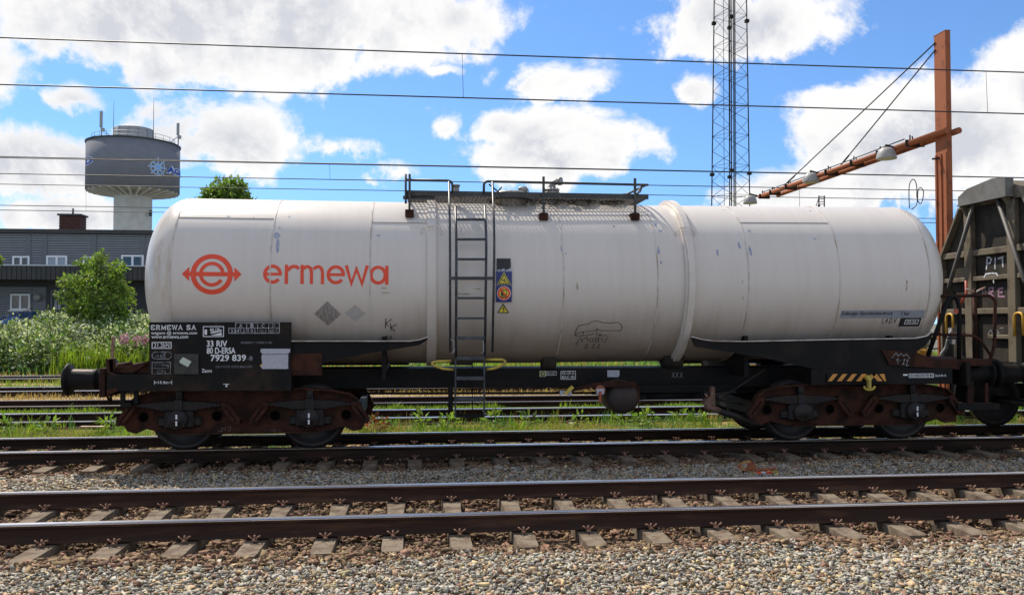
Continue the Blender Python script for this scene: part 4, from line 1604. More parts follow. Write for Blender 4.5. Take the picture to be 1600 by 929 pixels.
# deck, lever bracket and steps at the free (left) end
b = MB()
b.prism([at(178, 581, 12.15), at(183, 573, 12.15), at(205, 571, 12.15), at(232, 563.5, 12.15), at(232, 566, 12.15), at(207, 583, 12.15)], (0, .05, 0))
b.prism([at(196, 581, 12.2), at(233, 567, 12.2), at(233, 583, 12.2)], (0, 2.3, 0))
b.box((-4.30, YB + .12, 1.13), (-3.72, TC_WAG + 1.1, 1.165))
b.cyl(at(184, 572.5, 12.35), at(206, 569.5, 12.35), .05, 12)
b.build('end_deck', RUSTY, wagon)
b = MB()
b.bar(at(173.5, 583, 12.12), at(173, 560, 12.12), .09, .10)
b.prism([at(170, 562, 12.07), at(178, 562, 12.07), at(180, 573, 12.07), at(177, 580, 12.07), at(172, 580, 12.07)], (0, .03, 0))
b.build('lamp_bracket', RUSTY, wagon)
b = MB()
b.prism([at(172.5, 561, 12.07), at(177.2, 561, 12.07), at(178.5, 527, 12.07), at(176.5, 525, 12.07), at(174.5, 528, 12.07)], (0, .02, 0))
b.build('lamp_bracket', mat('rusty_pale_tongue', (.30, .20, .15), .7, col2=(.16, .07, .04), nscale=8), wagon)
for x in (192, 213):
    b = MB()
    b.bar(at(x, 610, 12.2), at(x, 630, 12.2), .055, .05)
    b.build('step_hanger', BLACK, wagon)
b = MB()
b.box(at(188, 629, 12.15), at(216, 631.5, 12.45))
b.build('step_tread', BLACK, wagon)
b = MB()
b.bar(at(167, 611, YB), at(183, 608, YB), .02, .05)
b.prism([at(166.5, 611, YB), at(181, 611, YB), at(167, 618, YB)], (0, .02, 0))
b.build('step_hanger', RUSTY, wagon)

# --- ladder
YLd = 11.98


def lad(x, y, Y=YLd):
    return at(x, y, Y)


ladder = thing('ladder_frame_root', None, None) if False else None
b = MB()
b.box(lad(710.5, 651) + Vector((0, -.01, 0)), lad(713, 540) + Vector((0, .05, 0)))
lo = b.build('ladder', LADM, wagon)


def stile(x0_, ytop, x1_, ybot, r, yt_=12.40, name='stile', m=None, Yb=YLd, par=None):
    b_ = MB()
    p0_, p1_ = at(x1_, ybot, Yb), at(x0_, ytop, yt_)
    zk = 3.0
    mid = Vector((p0_.x + (p1_.x - p0_.x) * .75, Yb, zk))
    if p0_.z > zk:
        pts = [p0_, p1_]
    else:
        pts = fillet([p0_, mid, p1_], .3, 4)
    b_.tube(pts, r, 8)
    return b_.build(name, m or LADM, par or lo)


stile(711.5, 322, 712.5, 560, .019)
stile(757.5, 322, 757.5, 560, .019)
b = MB()
b.box(lad(755.5, 651) + Vector((0, -.01, 0)), lad(758, 540) + Vector((0, .05, 0)))
b.build('stile', LADM, lo)
for k, y in enumerate((343, 374, 405, 434, 465.5, 497)):
    b = MB()
    Yr = YLd + (.0 if y > 380 else .12 if y > 350 else .26)
    b.bar(at(712, y, Yr), at(757.5, y, Yr), .07, .032)
    b.build('rung', LADM, lo)
for y in (528, 559, 590.5, 622):
    b = MB()
    b.bar(at(713, y, YLd), at(757, y, YLd), .10, .045)
    b.build('rung', LADM, lo)
sheet([(712, 646), (757, 646), (757, 652), (712, 652)], YLd + .03, .012).build('foot_plate', BLACK, lo)
# hand rails that run up outside the ladder
for x in (701.5, 769.5):
    stile(x, 284, x + (0 if x > 730 else 2), 550, .017, 12.47, 'ladder_hand_rail', None, YLd + .02, wagon)
b = MB()
b.bar(at(702, 434.5, YLd), at(770, 434.5, YLd), .03, .045)
b.build('rail_crossbar', LADM, wagon)
b = MB()
for x in (708, 754):
    b.tube(fillet([at(x - 4, 531, YLd - .01), at(x + 1, 531, YLd - .02), at(x + 1.5, 550, YLd - .02), at(x - 3, 551, YLd - .01)], .02), .008, 6)
b.build('ladder_latch', GALV, lo)
for pts in ([(705, 563.5), (680, 564.5), (675, 567), (676, 570), (690, 575.5), (709, 577.3)], [(758, 561.5), (785, 561.5), (790, 564), (788, 568), (776, 574.5), (760, 577)]):
    b = MB()
    b.tube(fillet([at(px, py, 12.02) for px, py in pts], .12, 5), .019, 10)
    b.build('yellow_hand_loop', YELP, wagon)
b = MB()
b.bar(at(703, 568.3, 12.5), at(738, 568.3, 12.5), .05, .03)
b.cyl(at(738, 563, 12.3), at(738, 640, 12.3), .007, 6)
b.bar(at(704, 604, 12.4), at(704, 640, 12.4), .07, .05)
b.build('ladder_bracket', BLACK, wagon)

# --- walkway on top
WY0, WY1, WZ = 12.56, 13.80, 3.755
WX0, WX1 = -.22, 3.46
walk = thing('walkway_tmp', None, None) if False else None
b = MB()
b.box((WX0, WY0 - .02, WZ - .045), (WX1, WY0 + .012, WZ + .03))
wk = b.build('walkway', WALKM, wagon)
b = MB()
b.box((WX0, WY1 - .012, WZ - .03), (WX1 - .06, WY1 + .012, WZ + .03))
for X in (WX0 + .02, 1.79, WX1 - .012):
    b.box((X - .012, WY0 + .012, WZ - .03), (X + .012, WY1 - .012, WZ + .028))
b.build('walkway_edge', WALKM, wk)
b = MB()
nx = int((WX1 - WX0 - .04) / .06)
for i in range(nx):
    X = WX0 + .03 + i * .06
    b.box((X - .004, WY0 + .013, WZ - .012), (X + .004, WY1 - .013, WZ + .018))
ny = int((WY1 - WY0 - .04) / .06)
for j in range(ny):
    Y = WY0 + .03 + j * .06
    b.box((WX0 + .03, Y - .006, WZ + .0), (WX1 - .014, Y + .006, WZ + .0205))
go = b.build('grating', GRATE, wk)
go['kind'] = 'stuff'
# dark end panel of the walkway at its left end
b = MB()
b.prism([(WX0 - .05, WY0 + .0, WZ - .10), (WX0 + .42, WY0 + .02, WZ - .10), (WX0 + .42, WY0 + .02, WZ - .046), (WX0 - .05, WY0 + .02, WZ - .046)], (0, .03, 0))
b.build('walkway_edge', WALKM, wk)
for x in (640, 848, 990):
    foot = [v for v in (at(x, 340 if x > 700 else 335, 12.60),)][0]
    b = MB()
    b.bar((foot.x, WY0 - .05, foot.z - .02), (foot.x, WY0 - .05, 4.02), .034, .04)
    b.build('walkway_post', WALKM, wk)
    b = MB()
    b.bevbox((foot.x - .065, WY0 - .09, foot.z - .05), (foot.x + .065, WY0 + .08, foot.z + .06), .008)
    b.build('post_foot', RUSTY, wk)
b = MB()
YH = WY0 - .05
tl = at(633, 281, YH); zt_ = tl.z
b.tube(fillet([at(634, 272, YH), at(634, 318, YH)], .01), .017, 8)
b.tube(fillet([Vector((at(634, 281, YH).x, YH, zt_)), Vector((at(707, 283, YH).x, YH, zt_)), Vector((at(707, 283, YH).x, YH, WZ))], .09, 6), .019, 10)
b.build('walkway_hand_rail', WALKM, wk)
b = MB()
xr0, xr1 = at(756, 283, YH).x, at(1013, 285, YH).x
b.tube(fillet([Vector((xr0, YH, WZ)), Vector((xr0, YH, zt_)), Vector((xr1, YH, zt_ - .01)), Vector((xr1 + .03, YH + .25, zt_ + .03)), Vector((xr1 - .03, WY1 - .1, zt_ + .03)), Vector((xr1 - .25, WY1 - .1, zt_))], .07, 6), .019, 10)
b.tube([Vector((xr1 - .12, YH + .35, WZ)), Vector((xr1 - .02, YH + .35, zt_ + .02))], .015, 8)
b.tube(fillet([Vector((xr1 - .2, YH, WZ + .02)), Vector((xr1 - .12, YH, WZ + .06)), Vector((xr1 - .1, YH, zt_ - .01))], .04), .012, 6)
b.build('walkway_hand_rail', WALKM, wk)

# valves, manhole and fittings
YV = 13.2


def zpx(y, Y=YV):
    return at(800, y, Y).z


b = MB()
cx = at(797, 320, YV).x
b.lathe([(-.25, .25), (.02, .25), (.03, .31), (.08, .31), (.11, .22), (.14, .004)], (cx, YV, WZ + .02), 'z', 28)
b.build('manhole', VALVE, wagon)
mh = bpy.data.objects['manhole']
b = MB()
for sg, xx in ((1, 770), (-1, 790)):
    b.bar((at(764, 292, YV - .3).x, YV - .3, WZ + .20), (at(783, 296, YV - .3).x, YV - .3, WZ + .05), .02, .02)
    b.bar((at(772, 303, YV - .3).x, YV - .3, WZ + .02), (at(784, 291, YV - .3).x, YV - .3, WZ + .16), .02, .02)
b.build('swing_bolt', VALVE, mh)
b = MB()
b.cyl((at(712, 305, 12.9).x, 12.9, WZ - .1), (at(712, 305, 12.9).x, 12.9, WZ + .16), .055, 12)
b.cyl((at(712, 305, 12.9).x, 12.9, WZ + .16), (at(712, 305, 12.9).x, 12.9, WZ + .18), .07, 12)
b.build('vent_pipe', VALVE, wagon)
vx = at(817, 292, YV).x
b = MB()
b.cyl((vx, YV, WZ - .05), (vx, YV, WZ + .05), .05, 12)
b.lathe([(.05, .03), (.10, .035), (.12, .075), (.19, .08), (.215, .06), (.22, .004)], (vx, YV, WZ), 'z', 16)
b.tube(arc((vx, YV - .05, WZ + .13), .085, -PI * .9, PI * 1.0 - .0, 18)[:-1], .008, 6)
b.build('safety_valve', VALVE, wagon)
vx = at(862, 290, YV).x
b = MB()
b.cyl((vx, YV, WZ - .14), (vx, YV, WZ + .03), .09, 16)
b.lathe([(.03, .10), (.05, .12), (.06, .12), (.07, .085), (.11, .085), (.115, .13), (.135, .13), (.14, .09), (.16, .09), (.165, .125), (.185, .125), (.19, .07), (.23, .065)], (vx, YV, WZ), 'z', 20)
b.tube(fillet([(vx, YV, WZ + .22), (vx + .03, YV, WZ + .30), (vx + .12, YV - .05, WZ + .31)], .05), .05, 12)
b.cyl((vx + .10, YV - .03, WZ + .31), (vx + .15, YV - .06, WZ + .31), .065, 12)
for k in range(8):
    a = 2 * PI * k / 8
    b.cyl((vx + .11 * math.cos(a), YV + .11 * math.sin(a), WZ + .10), (vx + .11 * math.cos(a), YV + .11 * math.sin(a), WZ + .20), .010, 6)
b.cbox((vx + .13, YV - .1, WZ + .07), .05, .05, .06)
b.build('filling_valve', VALVE, wagon)
vx = at(908, 300, YV).x
b = MB()
b.cyl((vx, YV, WZ - .14), (vx, YV, WZ + .02), .13, 18)
b.lathe([(.02, .17), (.045, .17), (.05, .02)], (vx, YV, WZ), 'z', 18)
b.tube(fillet([(vx - .08, YV - .1, WZ + .03), (vx - .08, YV - .1, WZ + .11), (vx + .08, YV - .1, WZ + .11), (vx + .08, YV - .1, WZ + .03)], .03), .009, 6)
b.build('inspection_cover', VALVE, wagon)
vx = at(955, 300, YV).x
b = MB()
b.cyl((vx, YV, WZ - .14), (vx, YV, WZ + .02), .075, 14)
b.lathe([(.02, .12), (.04, .12), (.05, .08), (.08, .085), (.10, .05), (.105, .002)], (vx, YV, WZ), 'z', 18)
b.build('gas_valve', VALVE, wagon)
for px_, rr_ in ((862, .22), (908, .24), (955, .2), (797, .36)):
    b = MB()
    vx = at(px_, 310, YV).x
    b.lathe([(-.02, rr_ - .02), (-.02, rr_), (.028, rr_), (.028, rr_ - .02), (-.02, rr_ - .02)], (vx, YV, WZ), 'z', 28)
    b.build('grating_collar', WALKM, wk)

# --- brakeman platform at the right end
YP_ = 12.22
b = MB()
b.box(at(1432, 568, YP_ + .0), at(1549, 561, YP_) + Vector((0, 2.2, 0)))
b.build('brake_platform', RUSTY, wagon)
bp = bpy.data.objects['brake_platform']
b = MB()
b.bar(at(1375, 566, YP_ - .02), at(1548, 566, YP_ - .02), .03, .10)
b.build('platform_edge', RUSTY, bp)


def railtube(pts, r, name, Y=YP_, rad=.12, m=None):
    b_ = MB()
    b_.tube(fillet([at(px, py, Y) for px, py in pts], rad, 6), r, 8)
    return b_.build(name, m or RUSTY, bp)


railtube([(1446, 566), (1479, 474), (1486, 462), (1494, 464), (1499, 478), (1498.5, 566)], .034, 'platform_rail', YP_ + .02, .2, BLACK)
railtube([(1466, 462.5), (1546, 461.5), (1555, 468), (1554, 540), (1547, 562)], .026, 'platform_rail', YP_ + .06)
railtube([(1450, 521.5), (1521, 524), (1531, 530), (1549, 556)], .022, 'platform_rail', YP_ + .04, .08)
railtube([(1472, 486), (1473, 476), (1482, 468), (1490, 467)], .018, 'platform_rail', YP_ + .5)
b = MB()
b.cyl(at(1523, 458, 12.75), at(1524, 566, 12.75), .035, 10)
b.cyl(at(1523, 450, 12.75), at(1523, 461, 12.75), .02, 8)
hb = b.build('brake_column', RUSTY, bp)
b = MB()
b.tube(fillet([at(1509, 451.5, 12.75), at(1518, 454, 12.75), at(1523, 457, 12.75), at(1530, 453, 12.75), at(1539, 449, 12.75)], .04), .016, 8)
b.build('brake_handle', mat('worn_orange_handle', (.36, .12, .06), .6, col2=(.42, .38, .34), nscale=9), hb)
b = MB()
b.tube([at(1509.5, 438, 12.9), at(1510, 458, 12.9), at(1500, 476, 12.9)], .022, 8)
b.build('brake_lever', mat('red_orange_lever', (.38, .07, .03), .55), bp)
sheet([(1490.5, 482.5), (1497.5, 482.5), (1497.5, 489), (1490.5, 489)], YP_ - .02, .01).build('orange_tag', mat('red_orange_lever', (.38, .07, .03)), bp)
for pts in ([(1455, 523), (1455, 540), (1458, 545), (1466, 544)], [(1474, 523), (1475, 526), (1485, 528.5), (1497, 528)]):
    railtube(pts, .011, 'hose_bracket', 12.6, .05)
# steps below the right end
for x, w_ in ((1516, .10), (1541, .05)):
    b = MB()
    b.bar(at(x, 598, 12.25), at(x, 634, 12.25), w_, .03)
    b.build('step_hanger', RUSTY, wagon)
b = MB()
b.box(at(1497, 640, 12.2), at(1562, 630, 12.2) + Vector((0, .22, 0)))
b.build('step_tread', BLACK, wagon)
b = MB()
b.bar(at(1487, 598, 12.3), at(1487, 614, 12.3), .05, .05)
b.tube(fillet([at(1481, 600, 12.3), at(1482, 612, 12.3), at(1487, 613, 12.3)], .05), .01, 6)
b.build('step_hanger', BLACK, wagon)

# --- brake gear below the middle
b = MB()
rc = at(966, 617, 12.95)
b.lathe([(-.40, .001), (-.40, .20), (-.34, .255), (.32, .255), (.40, .20), (.40, .001)], (rc.x, 12.98, rc.z), 'y', 24)
b.build('brake_cylinder', mat('brown_black_casting', (.03, .02, .017), .6, col2=(.045, .024, .017), nscale=5), wagon)
b = MB()
P_ = [at(868, 612, 12.5), at(905, 604, 12.5), at(925, 598, 12.5), at(955, 595, 12.5), at(994, 596, 12.5), at(994, 604, 12.5), at(930, 604, 12.5), at(905, 609, 12.5), at(880, 616, 12.5)]
b.prism(P_, (0, .06, 0))
b.box(at(935, 606, 12.6), at(996, 600, 12.6) + Vector((0, .7, 0)))
b.build('cylinder_bracket', RUSTY, wagon)
b = MB()
b.cyl(at(938, 609, 12.46), at(938, 609, 12.6), .075, 14)
cock = b.build('drain_cock', mat('rust_orange_paint', (.30, .075, .03), .6, col2=(.2, .06, .03), nscale=14), wagon)
b = MB()
b.bar(at(938, 611, 12.42), at(937.5, 628, 12.42), .03, .03)
b.build('cock_lever', mat('red_orange_lever', (.38, .07, .03)), cock)
sheet([(932, 607), (944, 607), (944, 615), (939, 617), (936, 617), (932, 614)], 12.44, .01).build('cock_plate', GREYP, cock)
sheet([(875, 610), (893, 610), (894, 616), (889, 619), (886, 616), (880, 616), (875, 617.5)], 12.36, .02).build('changeover_plate', GREYP, wagon)
ch = bpy.data.objects['changeover_plate']
b = MB()
b.bar(at(883, 615, 12.32), at(895, 603.5, 12.32), .035, .05)
b.build('changeover_handle', YELP, ch)
b = MB()
b.bar(at(560, 614.3, 13.3), at(925, 613.5, 13.3), .03, .036)
b.bar(at(1000, 612, 13.2), at(1190, 606, 13.2), .10, .12)
b.bar(at(925, 613.5, 13.3), at(1005, 612, 13.2), .04, .05)
b.box(at(1000, 613, 12.9), at(1150, 600, 12.9) + Vector((0, .3, 0)))
b.bar(at(1000, 620, 13.0), at(1100, 614, 13.0), .06, .09)
b.cyl(at(1010, 619, 13.0), at(1085, 617, 13.0), .05, 10)
b.build('brake_rod', BLACK, wagon)
b = MB()
b.tube([at(998, 602, 12.4), at(998.5, 632, 12.4), at(997, 650, 12.4)], .010, 6)
b.build('release_cord', RUSTY, wagon)
b = MB()
b.prism([at(1102, 624, 12.35), at(1110, 619, 12.35), at(1112, 604, 12.35), at(1117, 604, 12.35), at(1118, 634, 12.35), at(1100, 632, 12.35)], (0, .12, 0))
b.tube([at(1102, 634, 12.38), at(1115, 638, 12.38), at(1125, 642, 12.38)], .05, 10)
b.build('hose_bracket', mat('brown_bracket', (.16, .085, .05), .7, col2=(.08, .045, .03), nscale=8), wagon)
b = MB()
b.tube([at(1125, 642, 12.38), at(1150, 650, 12.38), at(1180, 662, 12.38)], .052, 10)
b.tube([at(1110, 622, 12.5), at(1160, 631, 12.5)], .02, 8)
b.tube([at(1125, 623, 12.3), at(1160, 600, 12.3), at(1195, 577, 12.3)], .012, 6)
b.tube(fillet([at(1100, 612, 12.4), at(1112, 616, 12.4), at(1150, 612, 12.4)], .1), .02, 8)
b.build('brake_hose', DARKST, wagon)
for y in (606, 613, 620):
    b = MB()
    b.bar(at(1096, y, 12.45), at(1122, y + 1, 12.45), .02, .022)
    b.build('step_tread', BLACK, wagon)


# ------------------------------------------------------------------ the hopper wagon coupled behind
HX = 9.65
hop = thing('hopper_wagon', 'grey-brown hopper wagon with chalk graffiti on its ribbed end wall', 'hopper wagon', (HX, TC_WAG, 0))
HC = TC_WAG


def yz(pts, x0, depth, b=None):
    """outline in the Y-Z plane pushed along X"""
    b = b or MB()
    return b.prism([(x0, y, z) for y, z in pts], (depth, 0, 0))


END = [(HC + 1.36, 1.10), (HC + 1.36, 3.05), (HC + .80, 3.86), (HC - .80, 3.86), (HC - 1.36, 3.05), (HC - 1.36, 1.10)]
b = yz(END, HX + .10, .04)
b.build('end_wall', HOPD, hop)  # panels darker than the posts and ribs
b = MB()
b.prism([(HX + .141, y, z) for y, z in [(HC + 1.35, 1.6), (HC + 1.35, 3.04), (HC + .79, 3.85), (HC - .79, 3.85), (HC - 1.35, 3.04), (HC - 1.35, 1.6)]], (11.5, 0, 0))
b.box((HX + .2, HC - 1.1, 1.0), (HX + 11.5, HC + 1.1, 1.25))
b.build('body', HOP, hop)
b = MB()
b.prism([(HX + .0, y, z) for y, z in [(HC + .82, 3.86), (HC + .70, 4.05), (HC + .35, 4.20), (HC - .35, 4.20), (HC - .70, 4.05), (HC - .82, 3.86)]], (11.6, 0, 0))
b.build('roof', HOP, hop)
b = MB()
b.prism([(HX - .15, y, z) for y, z in [(HC + .60, 3.90), (HC + .60, 4.05), (HC + .36, 4.16), (HC - .30, 4.235), (HC - .62, 4.20), (HC - .62, 3.90)]], (.15, 0, 0))
b.prism([(HX - .16, y, z) for y, z in [(HC + .62, 3.885), (HC + .62, 3.915), (HC - .64, 3.915), (HC - .64, 3.885)]], (.16, 0, 0))
b.build('roof_end', mat('hopper_roof_grey', (.13, .125, .11), .6, col2=(.10, .09, .075), nscale=4), hop)
for yy in (HC + .58, HC - .52):
    b = MB()
    b.bevbox((HX - .0, yy - .10, 1.10), (HX + .10, yy + .10, 3.90), .012)
    b.build('end_post', HOP, hop)
    for q in (-1, 1):
        b = MB()
        b.prism([(HX - .13, yy + q * .005, 3.9), (HX + .0, yy + q * .005, 3.9), (HX + .0, yy + q * .005, 3.70)], (0, .02 * q, 0))
        b.build('gusset', HOP, hop)
edges = [(HC + 1.36, HC + .68), (HC + .48, HC - .42), (HC - .62, HC - 1.36)]
for z, hh in ((3.045, .11), (2.59, .08), (2.02, .10)):
    for (ya, yb) in edges:
        b = MB()
        b.bevbox((HX + .02, yb, z - hh / 2), (HX + .10, ya, z + hh / 2), .010)
        b.build('rib', HOP, hop)
for (ya, yb) in edges[1:2]:
    b = MB()
    b.bevbox((HX + .03, yb, 1.55), (HX + .10, ya - .35, 1.62), .01)
    b.build('rib', HOP, hop)
for sg in (1, -1):
    b = MB()
    b.bar((HX + .05, HC + sg * 1.35, 1.1), (HX + .05, HC + sg * 1.35, 3.06), .04, .12, (1, 0, 0))
    b.bar((HX + .05, HC + sg * 1.35, 3.06), (HX + .05, HC + sg * .80, 3.88), .04, .12, (1, 0, 0))
    b.build('edge_rib', HOP, hop)
for sg in (1, -1):
    b = MB()
    b.tube(fillet([(HX - .07, HC + sg * .30 - .02, 3.89), (HX - .10, HC + sg * .98, 2.45), (HX + .04, HC + sg * 1.02, 2.34)], .06), .036, 10)
    b.build('brace_pipe', mat('brace_dark_grey', (.05, .045, .04), .6, col2=(.08, .065, .05), nscale=8), hop)


def on_end(lines, wd, m, name, x=HX + .098):
    f_ = MB()
    for L in lines:
        P_ = []
        for px, py in L:
            r_ = ray(px, py)
            t_ = x / r_[0]
            P_.append((-(r_[1] * t_), CAM_H + r_[2] * t_))
        vs, fs = stroke2d(P_, wd)
        f_.add([(x, -p_[0], p_[1]) for p_ in vs], fs)
    f_.build(name, m, hop)


SPRAY = mat('white_spray', (.62, .64, .66), .7, col2=(.35, .36, .38), nscale=20)
on_end([[(1541, 421), (1542.5, 402), (1546, 402), (1549, 405), (1547, 411), (1542, 412)], [(1555, 402), (1554.5, 420)], [(1559, 404), (1568, 401)], [(1566, 402), (1567, 417)]], .030, SPRAY, 'graffiti')
on_end([[(1537, 434), (1540, 428), (1550, 426.5), (1557, 427), (1559, 431)], [(1552, 437), (1552.5, 442)]], .026, SPRAY, 'graffiti', HX + .018)
PINKS = mat('pink_spray', (.42, .22, .32), .7, col2=(.22, .14, .19), nscale=20)
on_end([[(1545, 464), (1546, 449)], [(1546, 449), (1552, 450), (1551, 455), (1546, 456), (1553, 464)], [(1568, 450), (1560, 451), (1560, 463), (1570, 463)], [(1560, 457), (1567, 456)]], .030, PINKS, 'graffiti')
on_end([[(1536, 464), (1535, 452), (1540, 453), (1541, 460), (1536, 464)]], .026, mat('dark_purple_spray', (.07, .045, .07), .7), 'graffiti')
on_end([[(1543, 522), (1548, 515), (1551, 521)], [(1556, 513), (1561, 520), (1557, 521)], [(1562, 512), (1568, 512)], [(1545, 528), (1546, 523)], [(1549, 524), (1552, 528)], [(1556, 524), (1556, 529), (1560, 526)], [(1563, 523), (1565, 528)]], .012, mat('chalk', (.4, .4, .42)), 'graffiti')
# headstock, buffers, underframe, wheels
b = MB()
b.box((HX - .02, HC - 1.25, .90), (HX + .08, HC + 1.25, 1.18))
b.box((HX + .08, HC - 1.1, .95), (HX + 11.5, HC - .95, 1.15)); b.box((HX + .08, HC + .95, .95), (HX + 11.5, HC + 1.1, 1.15))
b.build('underframe', BLACK, hop)
for yb in (HC - .875, HC + .875):
    b = MB()
    b.lathe([(0, .17), (-.03, .17), (-.03, .14), (-.18, .14), (-.20, .155), (-.22, .142), (-.50, .148), (-.54, .165), (-.545, .225), (-.575, .235), (-.60, .2), (-.606, .002)], (HX - .02, yb, 1.02), 'x', 28)
    b.build('buffer', BLACK, hop)
for X in (HX + .55, HX + 2.35, HX + 8.9, HX + 10.7):
    b = MB()
    for yw in (12.637, 14.144):
        s_ = 1 if yw < HC else -1
        b.lathe([(-.07 * s_, .06), (-.03 * s_, .20), (-.03 * s_, .38), (-.068 * s_, .40), (-.068 * s_, .455), (.05 * s_, .461), (.055 * s_, .485), (.07 * s_, .485), (.07 * s_, .40), (.03 * s_, .36), (.03 * s_, .18), (.07 * s_, .06)], (X, yw, .461), 'y', 40)
    b.cyl((X, 12.3, .461), (X, 14.5, .461), .07, 12)
    b.build('wheelset', WHEELST, hop)
    b = MB()
    for yy in (12.28, 14.4):
        b.bevbox((X - .22, yy, .33), (X + .22, yy + .12, .62), .03)
    b.build('axle_box', DARKST, hop)
for X in (HX + 1.45, HX + 9.8):
    b = MB()
    for yy in (12.34, 14.34):
        b.prism([(X + x, yy, z) for x, z in [(-1.5, .40), (-1.45, .72), (-.9, .86), (-.3, .72), (.3, .72), (.9, .86), (1.45, .72), (1.5, .4), (1.2, .36), (-1.2, .36)]], (0, .1, 0))
    b.build('bogie', BLACK, hop)
# yellow grab hoops and brake hose on the end
for px in (1484, 1592):
    b = MB()
    r_ = ray(px, 520); t_ = (HX - .06) / r_[0]
    yy = r_[1] * t_
    b.tube(fillet([(HX - .06, yy + .10, 1.60), (HX - .06, yy + .10, 1.98), (HX - .06, yy - .10, 1.98), (HX - .06, yy - .10, 1.62)], .09), .020, 8)
    b.build('grab_hoop', mat('orange_yellow_paint', (.60, .33, .03), .5), hop)
b = MB()
yy = HC + .95
b.tube(fillet([(HX - .05, yy, 1.72), (HX - .12, yy + .02, 1.55), (HX - .10, yy + .12, 1.35), (HX - .16, yy + .22, 1.22), (HX - .05, yy + .20, 1.05)], .12), .035, 8)
b.cbox((HX - .04, yy + .02, 1.62), .10, .12, .22)
b.cbox((HX - .06, yy - .06, 1.48), .08, .16, .08)
b.build('brake_hose', mat('hose_grey', (.16, .15, .14), .6, col2=(.3, .29, .28), nscale=9), hop)

# ------------------------------------------------------------------ catenary mast with arm and yard lamps
MY = 15.3
mp = at(1472, 400, MY)
ZS = 5.1
mast = thing('catenary_mast', 'brown painted steel mast with long tube arm above the wagons', 'catenary mast', (mp.x, MY, 0))
b = MB()
# deep narrow section: broad face along the track, thin edge towards the platform side
YM0, YM1 = MY - .18, MY + .18
x0 = at(1479, 200, YM0).x
x1 = x0 + .105
zt = at(1480, 48, YM0).z
b.box((x0, YM0, -.3), (x1, YM1, zt))
b.box((x0 - .004, YM0 - .006, zt), (x1 + .004, YM1 + .006, zt + .014))
post = b.build('post', POSTB, mast)
for ya, yb in ((YM0 + .004, YM0 + .05), (YM1 - .05, YM1 - .004), (MY - .02, MY + .025)):
    b = MB()
    b.box((x0 - .022, ya, -.3), (x0 - .0005, yb, ZS))
    b.build('stiffener', POSTB, post)
b = MB()
b.box((x0 - .05, MY + .02, 5.0), (x0 - .001, MY + .05, 5.05)); b.cyl((x0 - .13, MY + .1, 5.02), (x0 - .02, MY + .04, 5.02), .02, 6)
b.build('bracket', LATT, post)
b = MB()
b.bevbox((x0 - .2, MY - .35, -.4), (x1 + .2, MY + .35, -.1), .03)
b.build('footing', CONC, mast)
ZA = 5.50
A0 = Vector((x0 - .02, MY - .45, ZA)); A1 = Vector((x0 - .18, 23.7, ZA + .02))
B0 = Vector((x1 + .06, MY - .55, ZA + .0)); B1 = Vector((x0 + .18, 23.4, ZA - .02))
for p_, q_ in ((Vector((x0 - .07, MY - .30, ZA)), A1), (Vector((x1 + .07, MY - .30, ZA)), Vector((x0 + .16, 23.2, ZA)))):
    b = MB()
    b.tube([p_, q_], .062, 12)
    b.build('arm_tube', POSTB, mast)
ax_ = lambda Y: Vector((x0 - .07 + (A1.x - x0 + .07) * (Y - MY + .3) / (A1.y - MY + .3), Y, ZA))
for Y in (16.2, 17.3, 18.4, 19.6, 20.6, 21.8, 22.8, 23.5):
    c_ = ax_(Y)
    b = MB()
    b.bar(c_ + Vector((-.10, 0, .0)), c_ + Vector((.32 - (Y - MY) * .012, 0, .0)), .03, .14)
    b.cyl(c_ + Vector((0, 0, .06)), c_ + Vector((0, 0, .17)), .016, 6)
    b.cyl(c_ + Vector((.06, 0, .06)), c_ + Vector((.06, .02, .15)), .016, 6)
    b.build('arm_clamp', LATT, mast)
b = MB()
b.tube([ax_(16.4) + Vector((0, 0, .13)), ax_(19) + Vector((0, 0, .11)), ax_(23.5) + Vector((0, 0, .12))], .012, 6)
b.build('lamp_cable', WIREM, mast)
for (tx, ty, ey) in ((1461, 67, 22.1), (1461.5, 78, 19.0)):
    b = MB()
    e_ = ax_(ey) + Vector((0, 0, .07))
    s_ = Vector((x0 - .01, MY + .12, at(tx, ty, MY + .12).z))
    b.tube([s_, e_], .014, 6)
    b.cyl(e_ + (s_ - e_) * .03, e_ + (s_ - e_) * .10, .022, 6)
    b.build('stay_rod', WIREM, mast)
for (lx_, ly_, Y, lab) in ((1385, 240, 17.25, 'bell-shaped lamp hanging nearest to the brown mast'), (1267, 278, 20.35, 'bell-shaped lamp hanging halfway along the brown arm'), (1172, 312, 23.9, 'bell-shaped lamp hanging at the far tip of the brown arm')):
    r_ = ray(lx_, ly_)
    k_ = (x0 - .30) / r_[0]
    c_ = Vector((x0 - .30, r_[1] * k_, CAM_H + r_[2] * k_))
    t_ = thing('yard_lamp', lab, 'lamp', c_, 'lamps along the brown arm')
    b = MB()
    b.lathe([(.135, .004), (.132, .05), (.118, .10), (.085, .145), (.03, .178), (-.04, .196), (-.10, .205), (-.115, .205), (-.115, .19), (-.03, .175), (.04, .14), (.10, .02)], c_, 'z', 26)
    b.build('lamp_hood', PORC, t_)
    b = MB()
    b.lathe([(-.06, .17), (-.112, .186), (-.122, .12), (-.126, .002)], c_, 'z', 20)
    b.build('lamp_glass', mat('dusty_lamp_glass', (.50, .50, .40), .3, spec=.6), t_)
    b = MB()
    b.cyl(c_ + Vector((0, 0, .12)), c_ + Vector((0, 0, .19)), .03, 8)
    b.bar(c_ + Vector((0, 0, .17)), c_ + Vector((.30, .0, .10)), .04, .04)
    b.build('lamp_bracket', LATT, t_)

